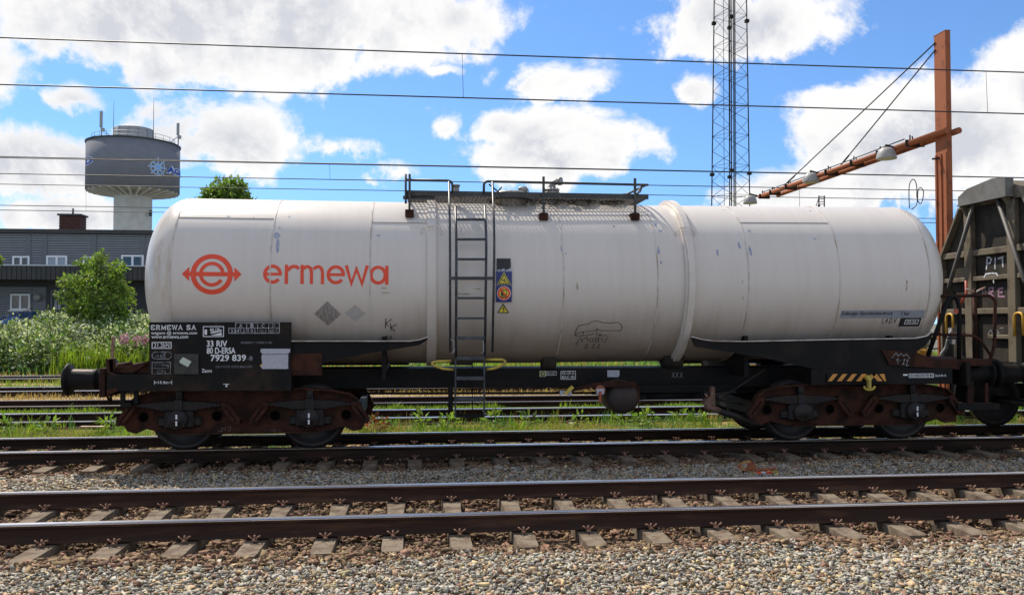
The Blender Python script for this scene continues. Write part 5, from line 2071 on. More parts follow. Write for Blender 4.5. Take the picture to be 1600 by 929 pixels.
# ------------------------------------------------------------------ overhead wires
def wire_line(label, Y, zc_, zm, drops, r=.008, sag=.0):
    t_ = thing('overhead_line', label, 'overhead wire', (0, Y, zc_), 'overhead wires along the tracks')
    for nm, z, sg in (('contact_wire', zc_, 0), ('messenger_wire', zm, sag)):
        if z is None:
            continue
        b_ = MB()
        xs_ = [-60, -30, -15, -6, 0, 6, 15, 30, 60, 120]
        b_.tube([(x, Y, z + sg * ((x - 1.0) / 10) ** 2 * (1 if abs(x) < 40 else 0) + (0 if abs(x) < 40 else sg * 16)) for x in xs_], r, 6)
        b_.build(nm, WIREM, t_)
    for x in drops:
        b_ = MB()
        b_.tube([(x, Y, zc_), (x - .02, Y, zm)], .004, 5)
        b_.build('dropper', WIREM, t_)


dx_ = at(724, 150, TC_WAG).x
wire_line('two bold overhead wires crossing highest in the sky, over the tank wagon', TC_WAG, 5.42, 6.13, [dx_, dx_ - 9, dx_ + 9], .011, .010)
wire_line('pair of thin overhead wires behind the walkway, over the second track back', TRACKS['C'], 5.22, 5.585, [at(516, 280, TRACKS['C']).x], .011)
wire_line('pair of overhead wires crossing the water tower stem, over the farthest track', TRACKS['E'], 5.63, 6.51, [at(135, 300, TRACKS['E']).x], .014)
t_ = thing('overhead_line', 'single thin wire just above the lowest wire, left of the tank', 'overhead wire', (0, 27.4, 5.5), 'overhead wires along the tracks')
b = MB(); b.tube([(-60, 27.4, 5.44), (120, 27.4, 5.44)], .012, 6); b.build('feeder_wire', WIREM, t_)
t_ = thing('overhead_line', 'single thin wire running close above the upper pair over the second track', 'overhead wire', (0, 22.0, 5.5), 'overhead wires along the tracks')
b = MB(); b.tube([(-60, 22.0, 5.96), (120, 22.0, 5.87)], .011, 6); b.build('feeder_wire', WIREM, t_)
# loose loop of cable beside the mast
b = MB()
pts = [(1421, 326), (1420, 300), (1421, 286), (1426, 279), (1431, 283), (1433, 296), (1432, 308), (1436, 318), (1440, 318), (1443, 306), (1443, 297), (1438, 292), (1434, 297), (1434, 310), (1432, 322), (1424, 327)]
cp = [at(px, py, 15.9) for px, py in pts]
for _ in range(2):
    cp = [cp[0]] + [q for u_, v_ in zip(cp[:-1], cp[1:]) for q in (u_ * .75 + v_ * .25, u_ * .25 + v_ * .75)] + [cp[-1]]
b.tube(cp, .010, 6)
cl = b.build('cable_loop', WIREM)
tag(cl, 'thin black cable hanging in loose loops left of the brown mast', 'cable')

# ------------------------------------------------------------------ lattice mast
LY = 60.0
lx0, lx1 = at(1115, 320, LY).x, at(1168, 320, LY).x
lcx = (lx0 + lx1) / 2
lm = thing('lattice_mast', 'tall dark lattice radio mast rising behind the wagon out of view', 'radio mast', (lcx, LY, 0))
hw0, hw1 = (lx1 - lx0) / 2, (at(1166, 0, LY).x - at(1121, 0, LY).x) / 2


def hw(z):
    return hw0 + (hw1 - hw0) * (z - 10.5) / 15.4


Z0_, Z1_ = -.2, 34.0
ROT = math.radians(27)


def lcor(k, z):
    a = ROT + PI / 4 + k * PI / 2
    r = hw(z) * 1.05
    return Vector((lcx + .1 * (z - 10) / 16 + r * math.cos(a), LY + r * math.sin(a), z))


for k in range(4):
    b = MB()
    b.tube([lcor(k, Z0_), lcor(k, Z1_)], .046, 6)
    b.build('mast_leg', LATT, lm)
b = MB()
z, i = 0.0, 0
while z < Z1_ - 1.0:
    z2 = z + 1.12
    for k in range(4):
        k2 = (k + 1) % 4
        b.tube([lcor(k if i % 2 else k2, z), lcor(k2 if i % 2 else k, z2)], .019, 4)
        if i % 2 == 0:
            b.tube([lcor(k, z), lcor(k2, z)], .015, 4)
    z, i = z2, i + 1
br = b.build('bracing', LATT, lm)
br['kind'] = 'stuff'
for z in (12.85, 24.2):
    for k in range(4):
        b = MB()
        c_ = lcor(k, z)
        b.cbox(c_, .28, .28, .22)
        b.build('joint_plate', LATT, lm)
b = MB()
for q in range(5):
    b.tube([(lcx + .15 + q * .07, LY - .1 + q * .05, 0), (lcx + .3 + q * .06, LY - .1 + q * .05, Z1_)], .018, 4)
for q in (-.25, .25):
    b.tube([(lcx - .2 + q * .8, LY + .3, 0), (lcx - .1 + q * .8, LY + .3, Z1_)], .02, 4)
b.build('cable_run', LATT, lm)

# ------------------------------------------------------------------ water tower
WY = 130.0
wt = thing('water_tower', 'grey drum water tower on a pale concrete stem with blue lettering', 'water tower', at(208, 500, WY) * 1.0)
wc = at(208.5, 300, WY)
wx, wyc = wc.x, WY + 7
dR = 7.25
# recompute centre so that the drum's outline matches at its own distance
wx = at(208.5, 280, wyc).x
dR = (at(280, 260, wyc).x - at(137, 260, wyc).x) / 2 * .985
zt_d, zb_d = at(208, 213.5, wyc - dR).z, at(208, 289.5, wyc - dR).z
b = MB()
b.lathe([(zb_d, dR - .3), (zb_d, dR), (zt_d, dR), (zt_d + .02, dR - .4)], (wx, wyc, 0), 'z', 64)
drum = b.build('drum', TOWERD, wt)
b = MB()
b.lathe([(zt_d - .02, dR + .02), (zt_d - .02, dR + .12), (zt_d + .16, dR + .12), (zt_d + .16, 0.01)], (wx, wyc, 0), 'z', 64, False)
b.build('drum_rim', mat('dark_rim', (.04, .045, .04), .7), wt)
sR = (at(240, 330, wyc).x - at(182.5, 330, wyc).x) / 2
b = MB()
b.lathe([(-.1, sR), (zb_d, sR)], (wx, wyc, 0), 'z', 40)
b.build('stem', TOWERC, wt)
b = MB()
b.lathe([(zb_d - .30, sR + .05), (zb_d + .14, dR - .15)], (wx, wyc, 0), 'z', 48)
b.build('soffit', TOWERC, wt)
for k in range(28):
    a = 2 * PI * k / 28
    d_ = Vector((math.cos(a), math.sin(a), 0))
    o_ = Vector((wx, wyc, 0))
    n_ = Vector((-d_.y, d_.x, 0)) * .16
    b = MB()
    p_ = [o_ + d_ * (sR - .05) + Vector((0, 0, zb_d - .85)), o_ + d_ * (dR - .12) + Vector((0, 0, zb_d - .22)), o_ + d_ * (dR - .12) + Vector((0, 0, zb_d + .1)), o_ + d_ * (sR - .05) + Vector((0, 0, zb_d + .1))]
    b.prism([q - n_ for q in p_], n_ * 2)
    b.build('soffit_rib', TOWERC, wt)
cR = (at(239.5, 205, wyc).x - at(180, 205, wyc).x) / 2
zt_c = at(208, 196, wyc - cR).z
b = MB()
b.lathe([(zt_d, cR), (zt_c, cR), (zt_c + .1, cR - .3), (zt_c + .12, .01)], (wx, wyc, 0), 'z', 40)
b.build('tank_cap', mat('zinc_cap', (.34, .345, .34), .5, metal=.3, var=.15, nscale=.8), wt)
for k in range(12):
    a = 2 * PI * k / 12
    b = MB()
    b.cyl((wx + (cR + .02) * math.cos(a), wyc + (cR + .02) * math.sin(a), zt_d), (wx + (cR + .02) * math.cos(a), wyc + (cR + .02) * math.sin(a), zt_c), .07, 6)
    b.build('cap_rib', GALV, wt)
b = MB()
for z in (.6, 1.15):
    b.tube([(wx + (dR - .8) * math.cos(2 * PI * k / 40), wyc + (dR - .8) * math.sin(2 * PI * k / 40), zt_d + z) for k in range(40)], .035, 4, closed=True)
for k in range(26):
    a = 2 * PI * k / 26
    b.cyl((wx + (dR - .8) * math.cos(a), wyc + (dR - .8) * math.sin(a), zt_d), (wx + (dR - .8) * math.cos(a), wyc + (dR - .8) * math.sin(a), zt_d + 1.15), .03, 4)
rl = b.build('roof_railing', GALV, wt)
rl['kind'] = 'stuff'
for (ax, ay0, ay1, r_, Y) in ((158.5, 213, 173, .16, wyc - 3), (278.5, 222, 192, .15, wyc - 1)):
    b = MB()
    base_ = at(ax, ay0, Y); top_ = at(ax, ay1, Y)
    b.cyl((base_.x, Y, zt_d - .2), (base_.x, Y, top_.z), .09, 8)
    b.cbox((base_.x, Y - .2, (base_.z * .35 + top_.z * .65)), .38, .25, (top_.z - base_.z) * .62)
    b.cbox((base_.x + .2, Y - .1, base_.z * .75 + top_.z * .25), .5, .4, .5)
    b.bar((base_.x, Y, base_.z * .7 + top_.z * .3), (base_.x + (2.0 if ax < 200 else -1.9), Y + .4, zt_d + .1), .08, .08)
    b.build('cell_antenna', GALV, wt)
for ax, ay in ((178, 155), (240.5, 147)):
    b = MB()
    p_ = at(ax, ay, wyc - 2)
    b.tube([(p_.x, wyc - 2, zt_d), (p_.x, wyc - 2, p_.z - 3), (p_.x, wyc - 2, p_.z)], [.06, .05, .02], 6)
    b.build('whip_antenna', GALV, wt)
b = MB()
p_ = at(235.5, 333, wyc - sR * .5)
b.cbox((p_.x, wyc - sR * .52, p_.z), .35, .5, .9)
b.build('stem_cabinet', mat('dark_rim', (.04, .045, .04)), wt)


def on_drum(fl_, name, m, off=.04):
    """u = arc length from the point nearest the camera (right positive), v = Z"""
    b_ = MB()
    bm = bmesh.new()
    vv = [bm.verts.new((p[0], 0, p[1])) for p in fl_.v]
    for f in fl_.f:
        try:
            bm.faces.new([vv[i] for i in f])
        except ValueError:
            pass
    lo, hi = min(p[0] for p in fl_.v), max(p[0] for p in fl_.v)
    u = lo + .35
    while u < hi:
        bmesh.ops.bisect_plane(bm, geom=bm.verts[:] + bm.edges[:] + bm.faces[:], plane_co=(u, 0, 0), plane_no=(1, 0, 0))
        u += .35
    bm.verts.index_update()
    th0 = math.atan2(-wyc, -wx)
    vs = []
    for v in bm.verts:
        a = th0 + v.co.x / dR
        vs.append((wx + (dR + off) * math.cos(a), wyc + (dR + off) * math.sin(a), v.co.z))
    b_.add(vs, [[v.index for v in f.verts] for f in bm.faces])
    bm.free()
    return b_.build(name, m, drum, recalc=False)


def drum_u(px):
    """pixel column -> arc length on the drum"""
    x = (px - 208.5) / 71.5
    return math.asin(max(-1, min(1, x))) * dR


zl = at(244, 257, wyc - dR).z
ICE = mat('ice_blue_print', (.20, .42, .78), .6)
ICEW = mat('ice_white_print', (.65, .72, .80), .6)
NAVY = mat('navy_print', (.02, .06, .36), .6)


def star(r0, r1, wd, cx_, cz_, off, m, name):
    f_ = Flat()
    for k in range(8):
        a = PI / 8 * 2 * k
        c_, s_ = math.cos(a), math.sin(a)
        q = lambda u_, v_: (cx_ + u_ * c_ - v_ * s_, cz_ + (u_ * s_ + v_ * c_))
        f_.poly([q(r0, -wd), q(r1, -wd * .55), q(r1 + wd * 1.3, 0), q(r1, wd * .55), q(r0, wd)])
        f_.poly([q(r1 * .62, 0), q(r1 * .80, wd * 2.5), q(r1 * .90, wd * 2.3), q(r1 * .76, 0), q(r1 * .90, -wd * 2.3), q(r1 * .80, -wd * 2.5)])
    f_.disc(cx_, cz_, r0 * 1.15, 16)
    on_drum(f_, name, m, off)


uc = drum_u(244)
star(.30, 1.36, .17, uc, zl, .04, ICEW, 'snow_star_edge')
star(.22, 1.26, .09, uc, zl, .07, ICE, 'snow_star')
zA = at(262, 261, wyc - dR * .8).z
u0, u1 = drum_u(256.8), drum_u(256.8) + 5.6
fl = Flat(); fl.text('AGRI', u0 - .12, zA - .55, u1 + .12, zA + .68, .16); on_drum(fl, 'lettering_edge', ICEW, .045)
fl = Flat(); fl.text('AGRI', u0, zA - .45, u1, zA + .58, .05); on_drum(fl, 'lettering', NAVY, .075)
ul = drum_u(150.0)
zD = at(144, 254, wyc - dR * .5).z
fl = Flat(); fl.text('D', ul - 2.7, zD - .6, ul + .1, zD + .7, .16); on_drum(fl, 'lettering_edge', ICEW, .045)
fl = Flat(); fl.text('D', ul - 2.5, zD - .5, ul - .1, zD + .6, .05); on_drum(fl, 'lettering', NAVY, .075)

# ------------------------------------------------------------------ office building
BY = 60.0
bl = thing('office_building', 'dark grey clad two-storey building with white windows and long canopy', 'building', at(100, 500, BY))
bx = lambda x, y: at(x, y, BY)
zr = bx(120, 360).z
zg = -.1
XB0, XB1 = -62.0, -4.0
zc_t, zc_b, zlow = bx(100, 419).z, bx(100, 438).z, bx(20, 448).z
b = MB()
b.box((XB0, BY + .05, zg), (XB1, BY + 14, zr - .25))
b.build('wall', CLADT, bl)
b = MB()
b.box((XB0 - .2, BY - .25, zr - .22), (XB1 + .2, BY + 14.2, zr + .05))
b.build('roof_edge', FASC, bl)
wins = [(20, 47, 400, 417.5, PANE), (73, 105.5, 399, 417, PANEL), (190, 225, 397, 419, PANE), (130, 150, 400, 417, PANE)]
lows = [(18, 49, 459, 484.5, PANE)]


def siding(x0_, x1_, z0_, z1_, cut=()):
    """horizontally ribbed sheet: real ribs, cut round the windows"""
    b_ = MB()
    z = z0_
    pitch = .165
    while z < z1_ - .02:
        h_ = min(pitch * .62, z1_ - z)
        segs = [(x0_, x1_)]
        for (cx0, cx1, cz0, cz1) in cut:
            if z + h_ > cz0 and z < cz1:
                new = []
                for (a, c2) in segs:
                    if cx1 <= a or cx0 >= c2:
                        new.append((a, c2))
                    else:
                        if cx0 > a:
                            new.append((a, cx0))
                        if cx1 < c2:
                            new.append((cx1, c2))
                segs = new
        for (a, c2) in segs:
            b_.box((a, BY - .035, z), (c2, BY + .045, z + h_))
        z += pitch
    o_ = b_.build('cladding_panel', CLAD, bl)
    return o_


def win_rect(w_):
    return (bx(w_[0], 410).x, bx(w_[1], 410).x, bx(50, w_[3]).z, bx(50, w_[2]).z)


cuts = [win_rect(w_) for w_ in wins + lows]
strip_px = [-60, 45, 70.5, 147, 223.5, 300, 380]
sx_ = [bx(p_, 380).x for p_ in strip_px]
for a, c2 in zip(sx_[:-1], sx_[1:]):
    siding(a + .16, c2 - .16, zc_t - .1, zr - .26, cuts)
for X in sx_:
    b = MB()
    b.box((X - .16, BY - .07, zc_t - .1), (X + .16, BY + .045, zr - .24))
    b.build('cladding_strip', CLADT, bl)
siding(XB0 + 10, bx(50, 470).x, zg + .9, zlow, cuts)
siding(bx(50.6, 470).x, bx(72, 470).x, zg + .9, zlow)
b = MB()
b.box((XB0 + 10, BY - .03, zlow + .02), (bx(72, 470).x - .01, BY + .04, zc_t - .1))
b.build('shade_and_doors', DOORSHADE, bl)  # canopy's shadow painted as a dark strip on the wall
b = MB()
b.box((bx(72, 470).x, BY - .04, zg), (bx(290, 470).x, BY + .04, zlow + .4))
b.build('shade_and_doors', DOORSHADE, bl)
for w_ in wins + lows:
    X0, X1, Z0, Z1 = win_rect(w_)
    t = .12
    b = MB()
    b.box((X0, BY - .10, Z0), (X1, BY + .02, Z0 + t)); b.box((X0, BY - .10, Z1 - t), (X1, BY + .02, Z1))
    b.box((X0, BY - .10, Z0 + t), (X0 + t, BY + .02, Z1 - t)); b.box((X1 - t, BY - .10, Z0 + t), (X1, BY + .02, Z1 - t))
    xm = (X0 + X1) / 2
    b.box((xm - .07, BY - .10, Z0 + t), (xm + .07, BY + .02, Z1 - t))
    wf = b.build('window', FRAMEW, bl)
    b = MB()
    b.box((X0 + t, BY - .03, Z0 + t), (xm - .07, BY - .01, Z1 - t))
    b.build('pane', w_[4], wf)
    b = MB()
    b.box((xm + .07, BY - .03, Z0 + t), (X1 - t, BY - .01, Z1 - t))
    b.build('pane', w_[4], wf)
    b = MB()
    b.box((X0 - .1, BY - .2, Z0 - .07), (X1 + .1, BY - .0, Z0 - .005))
    b.build('sill', FRAMEW, wf)
# canopy
zct, zcb = bx(100, 419).z + .05, bx(100, 440).z
b = MB()
b.box((XB0 + 6, BY - 2.4, zcb + .12), (XB1, BY - .05, zct - .06))
b.build('canopy', FASC, bl)
cnp = bpy.data.objects['canopy']
b = MB()
x = XB0 + 6
while x < XB1 - .1:
    b.box((x, BY - 2.45, zcb + .02), (x + .26, BY - 2.402, zct - .07))
    x += .30
bo = b.build('fascia_boards', FASC, cnp)
bo['kind'] = 'stuff'
b = MB()
b.box((XB0 + 6, BY - 2.50, zct - .058), (XB1, BY - .05, zct + .02))
b.build('canopy_edge', mat('zinc_flashing', (.45, .46, .47), .4, metal=.4), cnp)
for (x0_, x1_, y0_, y1_) in ((85.5, 90, 469, 483.5), (91, 95.5, 469, 483.5)):
    b = MB()
    p_, q_ = bx(x0_, y1_), bx(x1_, y0_)
    b.box((p_.x, BY - .08, p_.z), (q_.x, BY - .05, q_.z))
    b.build('notice', mat('grey_notice', (.40, .41, .43), .6, col2=(.25, .25, .27), nscale=4), bl)
b = MB()
for x_ in (80, 101):
    b.box((bx(x_, 470).x, BY - .09, zg), (bx(x_, 470).x + .1, BY - .041, bx(80, 455).z))
b.box((bx(80, 470).x, BY - .09, bx(80, 455).z), (bx(101, 470).x + .1, BY - .041, bx(80, 455).z + .1))
b.build('door_frame', CLADT, bl)
b = MB()
c_ = at(60, 464.5, BY)
b.lathe([(-.10, .22), (-.3, .24), (-.36, .12), (-.37, .01)], (c_.x, BY, c_.z), 'y', 18)
b.build('wall_lamp', PORC, bl)
# chimney of separate courses
chx0, chx1 = at(92, 350, BY + 5).x, at(125, 350, BY + 5).x
zc0, zc1 = zr, at(108, 336.5, BY + 5).z
b = MB()
nz_ = 16
for i in range(nz_):
    z0_ = zc0 + (zc1 - zc0) * i / nz_
    j = .02 * (i % 2)
    b.box((chx0 + j, BY + 5 + j, z0_), (chx1 - j, BY + 6.2 - j, z0_ + (zc1 - zc0) / nz_ - .012))
b.build('chimney', BRICK, bl)
chm = bpy.data.objects['chimney']
b = MB()
b.box((chx0 - .1, BY + 4.9, zc1 - .01), (chx1 + .1, BY + 6.3, zc1 + .12))
b.cyl(((chx0 + chx1) / 2, BY + 5.6, zc1), ((chx0 + chx1) / 2, BY + 5.6, zc1 + .6), .07, 8)
b.build('chimney_cap', FASC, chm)
# plinth of dark boards and the blue containers by the wall
b = MB()
p_, q_ = at(21, 503, BY - 6), at(50, 487.5, BY - 6)
b.bevbox((p_.x, BY - 6, -.1), (q_.x, BY - 4.2, q_.z), .05)
for k in range(4):
    xk = p_.x + (q_.x - p_.x) * (k + .5) / 4
    b.box((xk - .05, BY - 6.06, .2), (xk + .05, BY - 6.0, q_.z - .1))
b.box((p_.x - .06, BY - 6.08, q_.z - .1), (q_.x + .06, BY - 4.15, q_.z + .02))
tag(b.build('blue_skip', BLUEC), 'dark blue steel skip standing below the lower white window', 'skip')
b = MB()
b.prism([at(-30, 506, BY - 7), at(20, 506, BY - 7), at(20, 490.5, BY - 7), at(14, 493, BY - 7), at(-8, 505, BY - 7)], (0, 1.2, 0))
b.prism([at(-31, 507, BY - 7.02), at(-29, 507, BY - 7.02), at(21, 490.5, BY - 7.02), at(21, 489.5, BY - 7.02)], (0, 1.24, 0))
tag(b.build('blue_chute', BLUEB), 'bright blue sloping cover beside the dark blue skip, half off the frame', 'cover')

# far roof furniture that shows above the tank
b = MB()
for x in (1279.5, 1288):
    b.bar(at(x, 325, 90), at(x, 305.5, 90), .10, .10)
for y in (307, 311, 315, 319):
    b.bar(at(1279.5, y, 90), at(1288, y, 90), .07, .07)
b.bar(at(1275, 322, 90), at(1279.5, 309, 90), .06, .06)
b.bar(at(1279, 325, 90) - Vector((0, 0, 9.8)), at(1279.5, 320, 90), .2, .2)
tag(b.build('roof_ladder', LATT), 'small steel ladder on a far roof above the tank, left of the mast', 'ladder')
b = MB()
p_ = at(1249, 293, 90)
b.tube([(p_.x, 90, 0), (p_.x, 90, p_.z)], [.05, .02], 5)
tag(b.build('whip_aerial', LATT), 'hair-thin aerial standing between the lattice mast and the roof ladder', 'aerial')


# ------------------------------------------------------------------ vegetation
def leaf_mesh(name, pts, size, m, out=None, droop=.35, aspect=.55, sizevar=.35):
    """one small folded leaf (two triangles) at every point"""
    n = len(pts)
    d = nr.normal(size=(n, 3))
    if out is not None:
        d = d * .55 + out * 1.1
    d[:, 2] -= droop * .5
    d /= np.linalg.norm(d, axis=1)[:, None] + 1e-9
    s = np.cross(d, nr.normal(size=(n, 3)))
    s /= np.linalg.norm(s, axis=1)[:, None] + 1e-9
    L = size * np.clip(1 + nr.normal(size=n) * sizevar, .4, 1.9)
    up = np.cross(s, d)
    p0 = pts
    p2 = pts + d * L[:, None]
    mid = pts + d * (L * .5)[:, None] + up * (L * .12)[:, None]
    p1 = mid + s * (L * aspect * .5)[:, None]
    p3 = mid - s * (L * aspect * .5)[:, None]
    V = np.stack([p0, p1, p2, p3], 1).reshape(-1, 3)
    o = (np.arange(n) * 4)[:, None]
    F = np.concatenate([o + np.array([[0, 1, 2]]), o + np.array([[0, 2, 3]])], 1).reshape(-1, 3)
    return np_mesh(name, V, F, m)


def blob_points(n, c, r, squash=(1, 1, 1), shell=.45):
    d = nr.normal(size=(n, 3))
    d /= np.linalg.norm(d, axis=1)[:, None]
    rad = (shell + (1 - shell) * nr.uniform(size=n)) ** .6
    return np.asarray(c) + d * rad[:, None] * r * np.asarray(squash), d


def tree(name, label, base, height, blobs, n_leaf, leaf_size, m, trunk_r, group=None, lean=(0, 0)):
    base = Vector(base)
    t_ = thing(name, label, 'tree', base, group)
    b_ = MB()
    top = base + Vector((lean[0], lean[1], height * .8))
    b_.tube([base - Vector((0, 0, .1)), base.lerp(top, .35) + Vector((.05, .03, 0)), base.lerp(top, .7) + Vector((-.06, .02, 0)), top], [trunk_r, trunk_r * .75, trunk_r * .45, trunk_r * .12], 8)
    for (c, r) in blobs:
        c = Vector(c)
        h_ = max(.12, min(.75, (c.z - base.z) / height * .8 - .15))
        s_ = base.lerp(top, h_)
        b_.tube([s_, s_.lerp(c, .5) + Vector((0, 0, .08 * height * .3)), c + Vector((0, 0, r * .3))], [trunk_r * .38, trunk_r * .22, trunk_r * .06], 5)
        for q in range(4):
            dd = Vector((rnd.uniform(-1, 1), rnd.uniform(-1, 1), rnd.uniform(-.3, 1))).normalized() * r * .85
            b_.tube([c, c + dd * .6, c + dd], [trunk_r * .12, trunk_r * .07, trunk_r * .03], 4)
    b_.build('trunk', BARK, t_)
    P_, O_ = [], []
    tot = sum(r ** 2 for _, r in blobs)
    for (c, r) in blobs:
        k = int(n_leaf * r ** 2 / tot)
        # every bough is a handful of clumps with gaps between
        m_ = max(4, int(7 * r / .5))
        per = max(6, k // m_)
        for q in range(m_):
            dd = Vector((rnd.gauss(0, 1), rnd.gauss(0, 1), rnd.gauss(0, .85))).normalized() * r * rnd.uniform(.35, 1.0)
            p_, o_ = blob_points(per, Vector(c) + dd, r * rnd.uniform(.30, .62), (1, 1, .75), .2)
            P_.append(p_); O_.append(o_)
    P_ = np.concatenate(P_) - np.array(base)
    link('crown', leaf_mesh('crown', P_, leaf_size, m, np.concatenate(O_)), t_)
    return t_


# the young tree in front of the office: outline measured, crown built in depth about the trunk
TY = 38.0


def tb(px, py, rpx, dy=0.0):
    p_ = at(px, py, TY + dy)
    return (p_, rpx / F_PX * (TY + dy))


tree('young_tree', 'bushy light green young tree in front of the office canopy', (at(152, 560, TY).x, TY, -.08), 5.2,
     [tb(158, 402, 13), tb(150, 418, 20, .5), tb(168, 425, 20, -.4), tb(128, 412, 9, .2), tb(135, 440, 22, -.6), tb(160, 448, 28, .6), tb(182, 450, 20, -.2), tb(112, 447, 16, .3), tb(95, 462, 8, 0),
      tb(125, 470, 26, .4), tb(155, 478, 30, -.8), tb(186, 478, 22, .4), tb(198, 460, 11, -.3), tb(140, 500, 30, .2), tb(172, 505, 28, -.4), tb(190, 500, 14, .5), tb(118, 488, 14, -.5)], 7000, .15, LEAF1, .11)
p_ = at(2, 410, 36)
tree('young_tree', 'leafy branch tip reaching in at the left frame edge below the window', (at(-40, 560, 36).x, 36, -.08), 4.2,
     [(at(-9, 406, 36), .34), (at(1, 405, 36), .16), (at(-48, 420, 36), .8), (at(-40, 450, 36), .6), (at(-58, 470, 36), .9)], 3500, .15, LEAF1, .08)
DY = 85.0
tree('broadleaf_tree', 'dark green tree top showing above the tank beside the water tower', (at(350, 500, DY).x, DY, -.1), 14.2,
     [(at(329, 303, DY), .95), (at(345, 300, DY), 1.0), (at(362, 297, DY), 1.35), (at(372, 304, DY), 1.1), (at(352, 306, DY), 1.3), (at(366, 290, DY), .6), (at(350, 325, DY), 2.2), (at(335, 330, DY), 2.0), (at(370, 332, DY), 2.2)],
     6500, .42, LEAF1, .3)


# bramble thicket: arching canes covered with leaves, pale undersides showing
def thicket():
    P1, P2 = [], []
    for i in range(420):
        Y = rnd.uniform(33.2, 41)
        px = rnd.uniform(-140, 245)
        x = at(px, 530, Y).x
        # crest height follows the photographed crest line
        crest = 501 + (7 * math.sin(px * .05) + 6 * math.sin(px * .13 + 1)) + (16 if px < 15 else 0) + max(0, (px - 195) * .12)
        hgt = max(.5, at(px, crest, 37).z + .1) * (.45 + .55 * min(1, (Y - 33) / 3.2)) * rnd.uniform(.72, 1.05)
        n = 110
        c = np.array([x, Y, hgt - .35])
        p, o = blob_points(n, c, rnd.uniform(.42, .75), (1.1, 1, .8), .3)
        k = nr.uniform(size=n) < .5
        P1.append((p[~k], o[~k])); P2.append((p[k], o[k]))
        # skirts down to the ground
        p, o = blob_points(60, np.array([x, Y - .25, hgt * .45 - .05]), .55, (1.1, .8, 1), .3)
        P1.append((p, o))
    for nm, PP, sz, m in (('bramble_thicket', P1, .155, LEAF2), ('pale_bramble_leaves', P2, .13, LEAFP)):
        p = np.concatenate([a for a, _ in PP]); o = np.concatenate([b_ for _, b_ in PP])
        p[:, 2] = np.maximum(p[:, 2], -.05)
        tag(link(nm, leaf_mesh(nm, p, sz, m, o)), kind='stuff')
    # canes
    b_ = MB()
    for i in range(70):
        x = rnd.uniform(-24, -10.5); Y = rnd.uniform(33.5, 40)
        h_ = rnd.uniform(1.2, 2.4)
        b_.tube([(x, Y, -.1), (x + rnd.uniform(-.3, .3), Y - .2, h_ * .7), (x + rnd.uniform(-.8, .8), Y - .6, h_), (x + rnd.uniform(-1.2, 1.2), Y - 1.1, h_ * .75)], .012, 4)
    tag(b_.build('bramble_canes', BARK), kind='stuff')
    # willowherb in flower near the wagon end
    p = []
    for i in range(45):
        Y = rnd.uniform(33.0, 33.7); px = rnd.choice([rnd.uniform(168, 236), rnd.uniform(186, 236)])
        b0 = at(px, rnd.uniform(520, 530), Y)
        for k in range(14):
            p.append((b0.x + rnd.gauss(0, .03), Y + rnd.gauss(0, .03), b0.z - rnd.uniform(0, .30)))
    tag(link('willowherb', leaf_mesh('willowherb', np.array(p), .06, PINK, None, 0, .9)), kind='stuff')


thicket()


def blades(pts, h, wdt, lean=.35, hv=.45):
    n = len(pts)
    a = nr.uniform(0, 2 * PI, n)
    hh = h * np.clip(1 + nr.normal(size=n) * hv, .25, 2.2)
    d = np.stack([np.cos(a), np.sin(a), np.zeros(n)], 1)
    s = np.stack([-np.sin(a + nr.uniform(-1, 1, n)), np.cos(a), np.zeros(n)], 1) * (wdt * .5)
    ln = (lean * np.abs(nr.normal(size=n)) * hh)[:, None]
    up = np.zeros((n, 3)); up[:, 2] = hh
    p0, p1 = pts - s, pts + s
    m0 = pts + up * .55 + d * ln * .3
    p2, p3 = m0 + s * .75, m0 - s * .75
    p4 = pts + up + d * ln
    V = np.stack([p0, p1, p2, p3, p4], 1).reshape(-1, 3)
    o = (np.arange(n) * 5)[:, None]
    F = np.concatenate([o + np.array([[0, 1, 2]]), o + np.array([[0, 2, 3]]), o + np.array([[3, 2, 4]])], 1).reshape(-1, 3)
    return V, F


def grass_object(name, groups, m):
    V, F, o = [], [], 0
    for (p, h, wd, ln) in groups:
        v, f = blades(np.asarray(p), h, wd, ln)
        V.append(v); F.append(f + o); o += len(v)
    return tag(link(name, np_mesh(name, np.concatenate(V), np.concatenate(F), m)), kind='stuff')


def field(x0, x1, y0, y1, per, z=GZ, clump=0.0, thr=.0, seed=0):
    p = scatter(x0, x1, y0, y1, per, z, .0)
    p[:, 2] = gz(p[:, 1]) - .005
    if clump:
        f = np.sin(p[:, 0] * clump + seed) + np.sin(p[:, 0] * clump * 2.7 + p[:, 1] * 2.1 + seed * 2) * .8 + np.sin(p[:, 1] * clump * 3 + seed) * .5 + nr.normal(size=len(p)) * .35
        p = p[f > thr]
    return p


def tufts(n, x0, x1, y0, y1, per, spread, z=GZ):
    out = []
    for i in range(n):
        c = np.array([rnd.uniform(x0, x1), rnd.uniform(y0, y1), z])
        k = rnd.randint(per // 2, per * 2)
        q = nr.normal(size=(k, 3)) * spread
        q[:, 2] = 0
        out.append(c + q)
    out = np.concatenate(out)
    out[:, 2] = gz(out[:, 1]) - .005
    return out


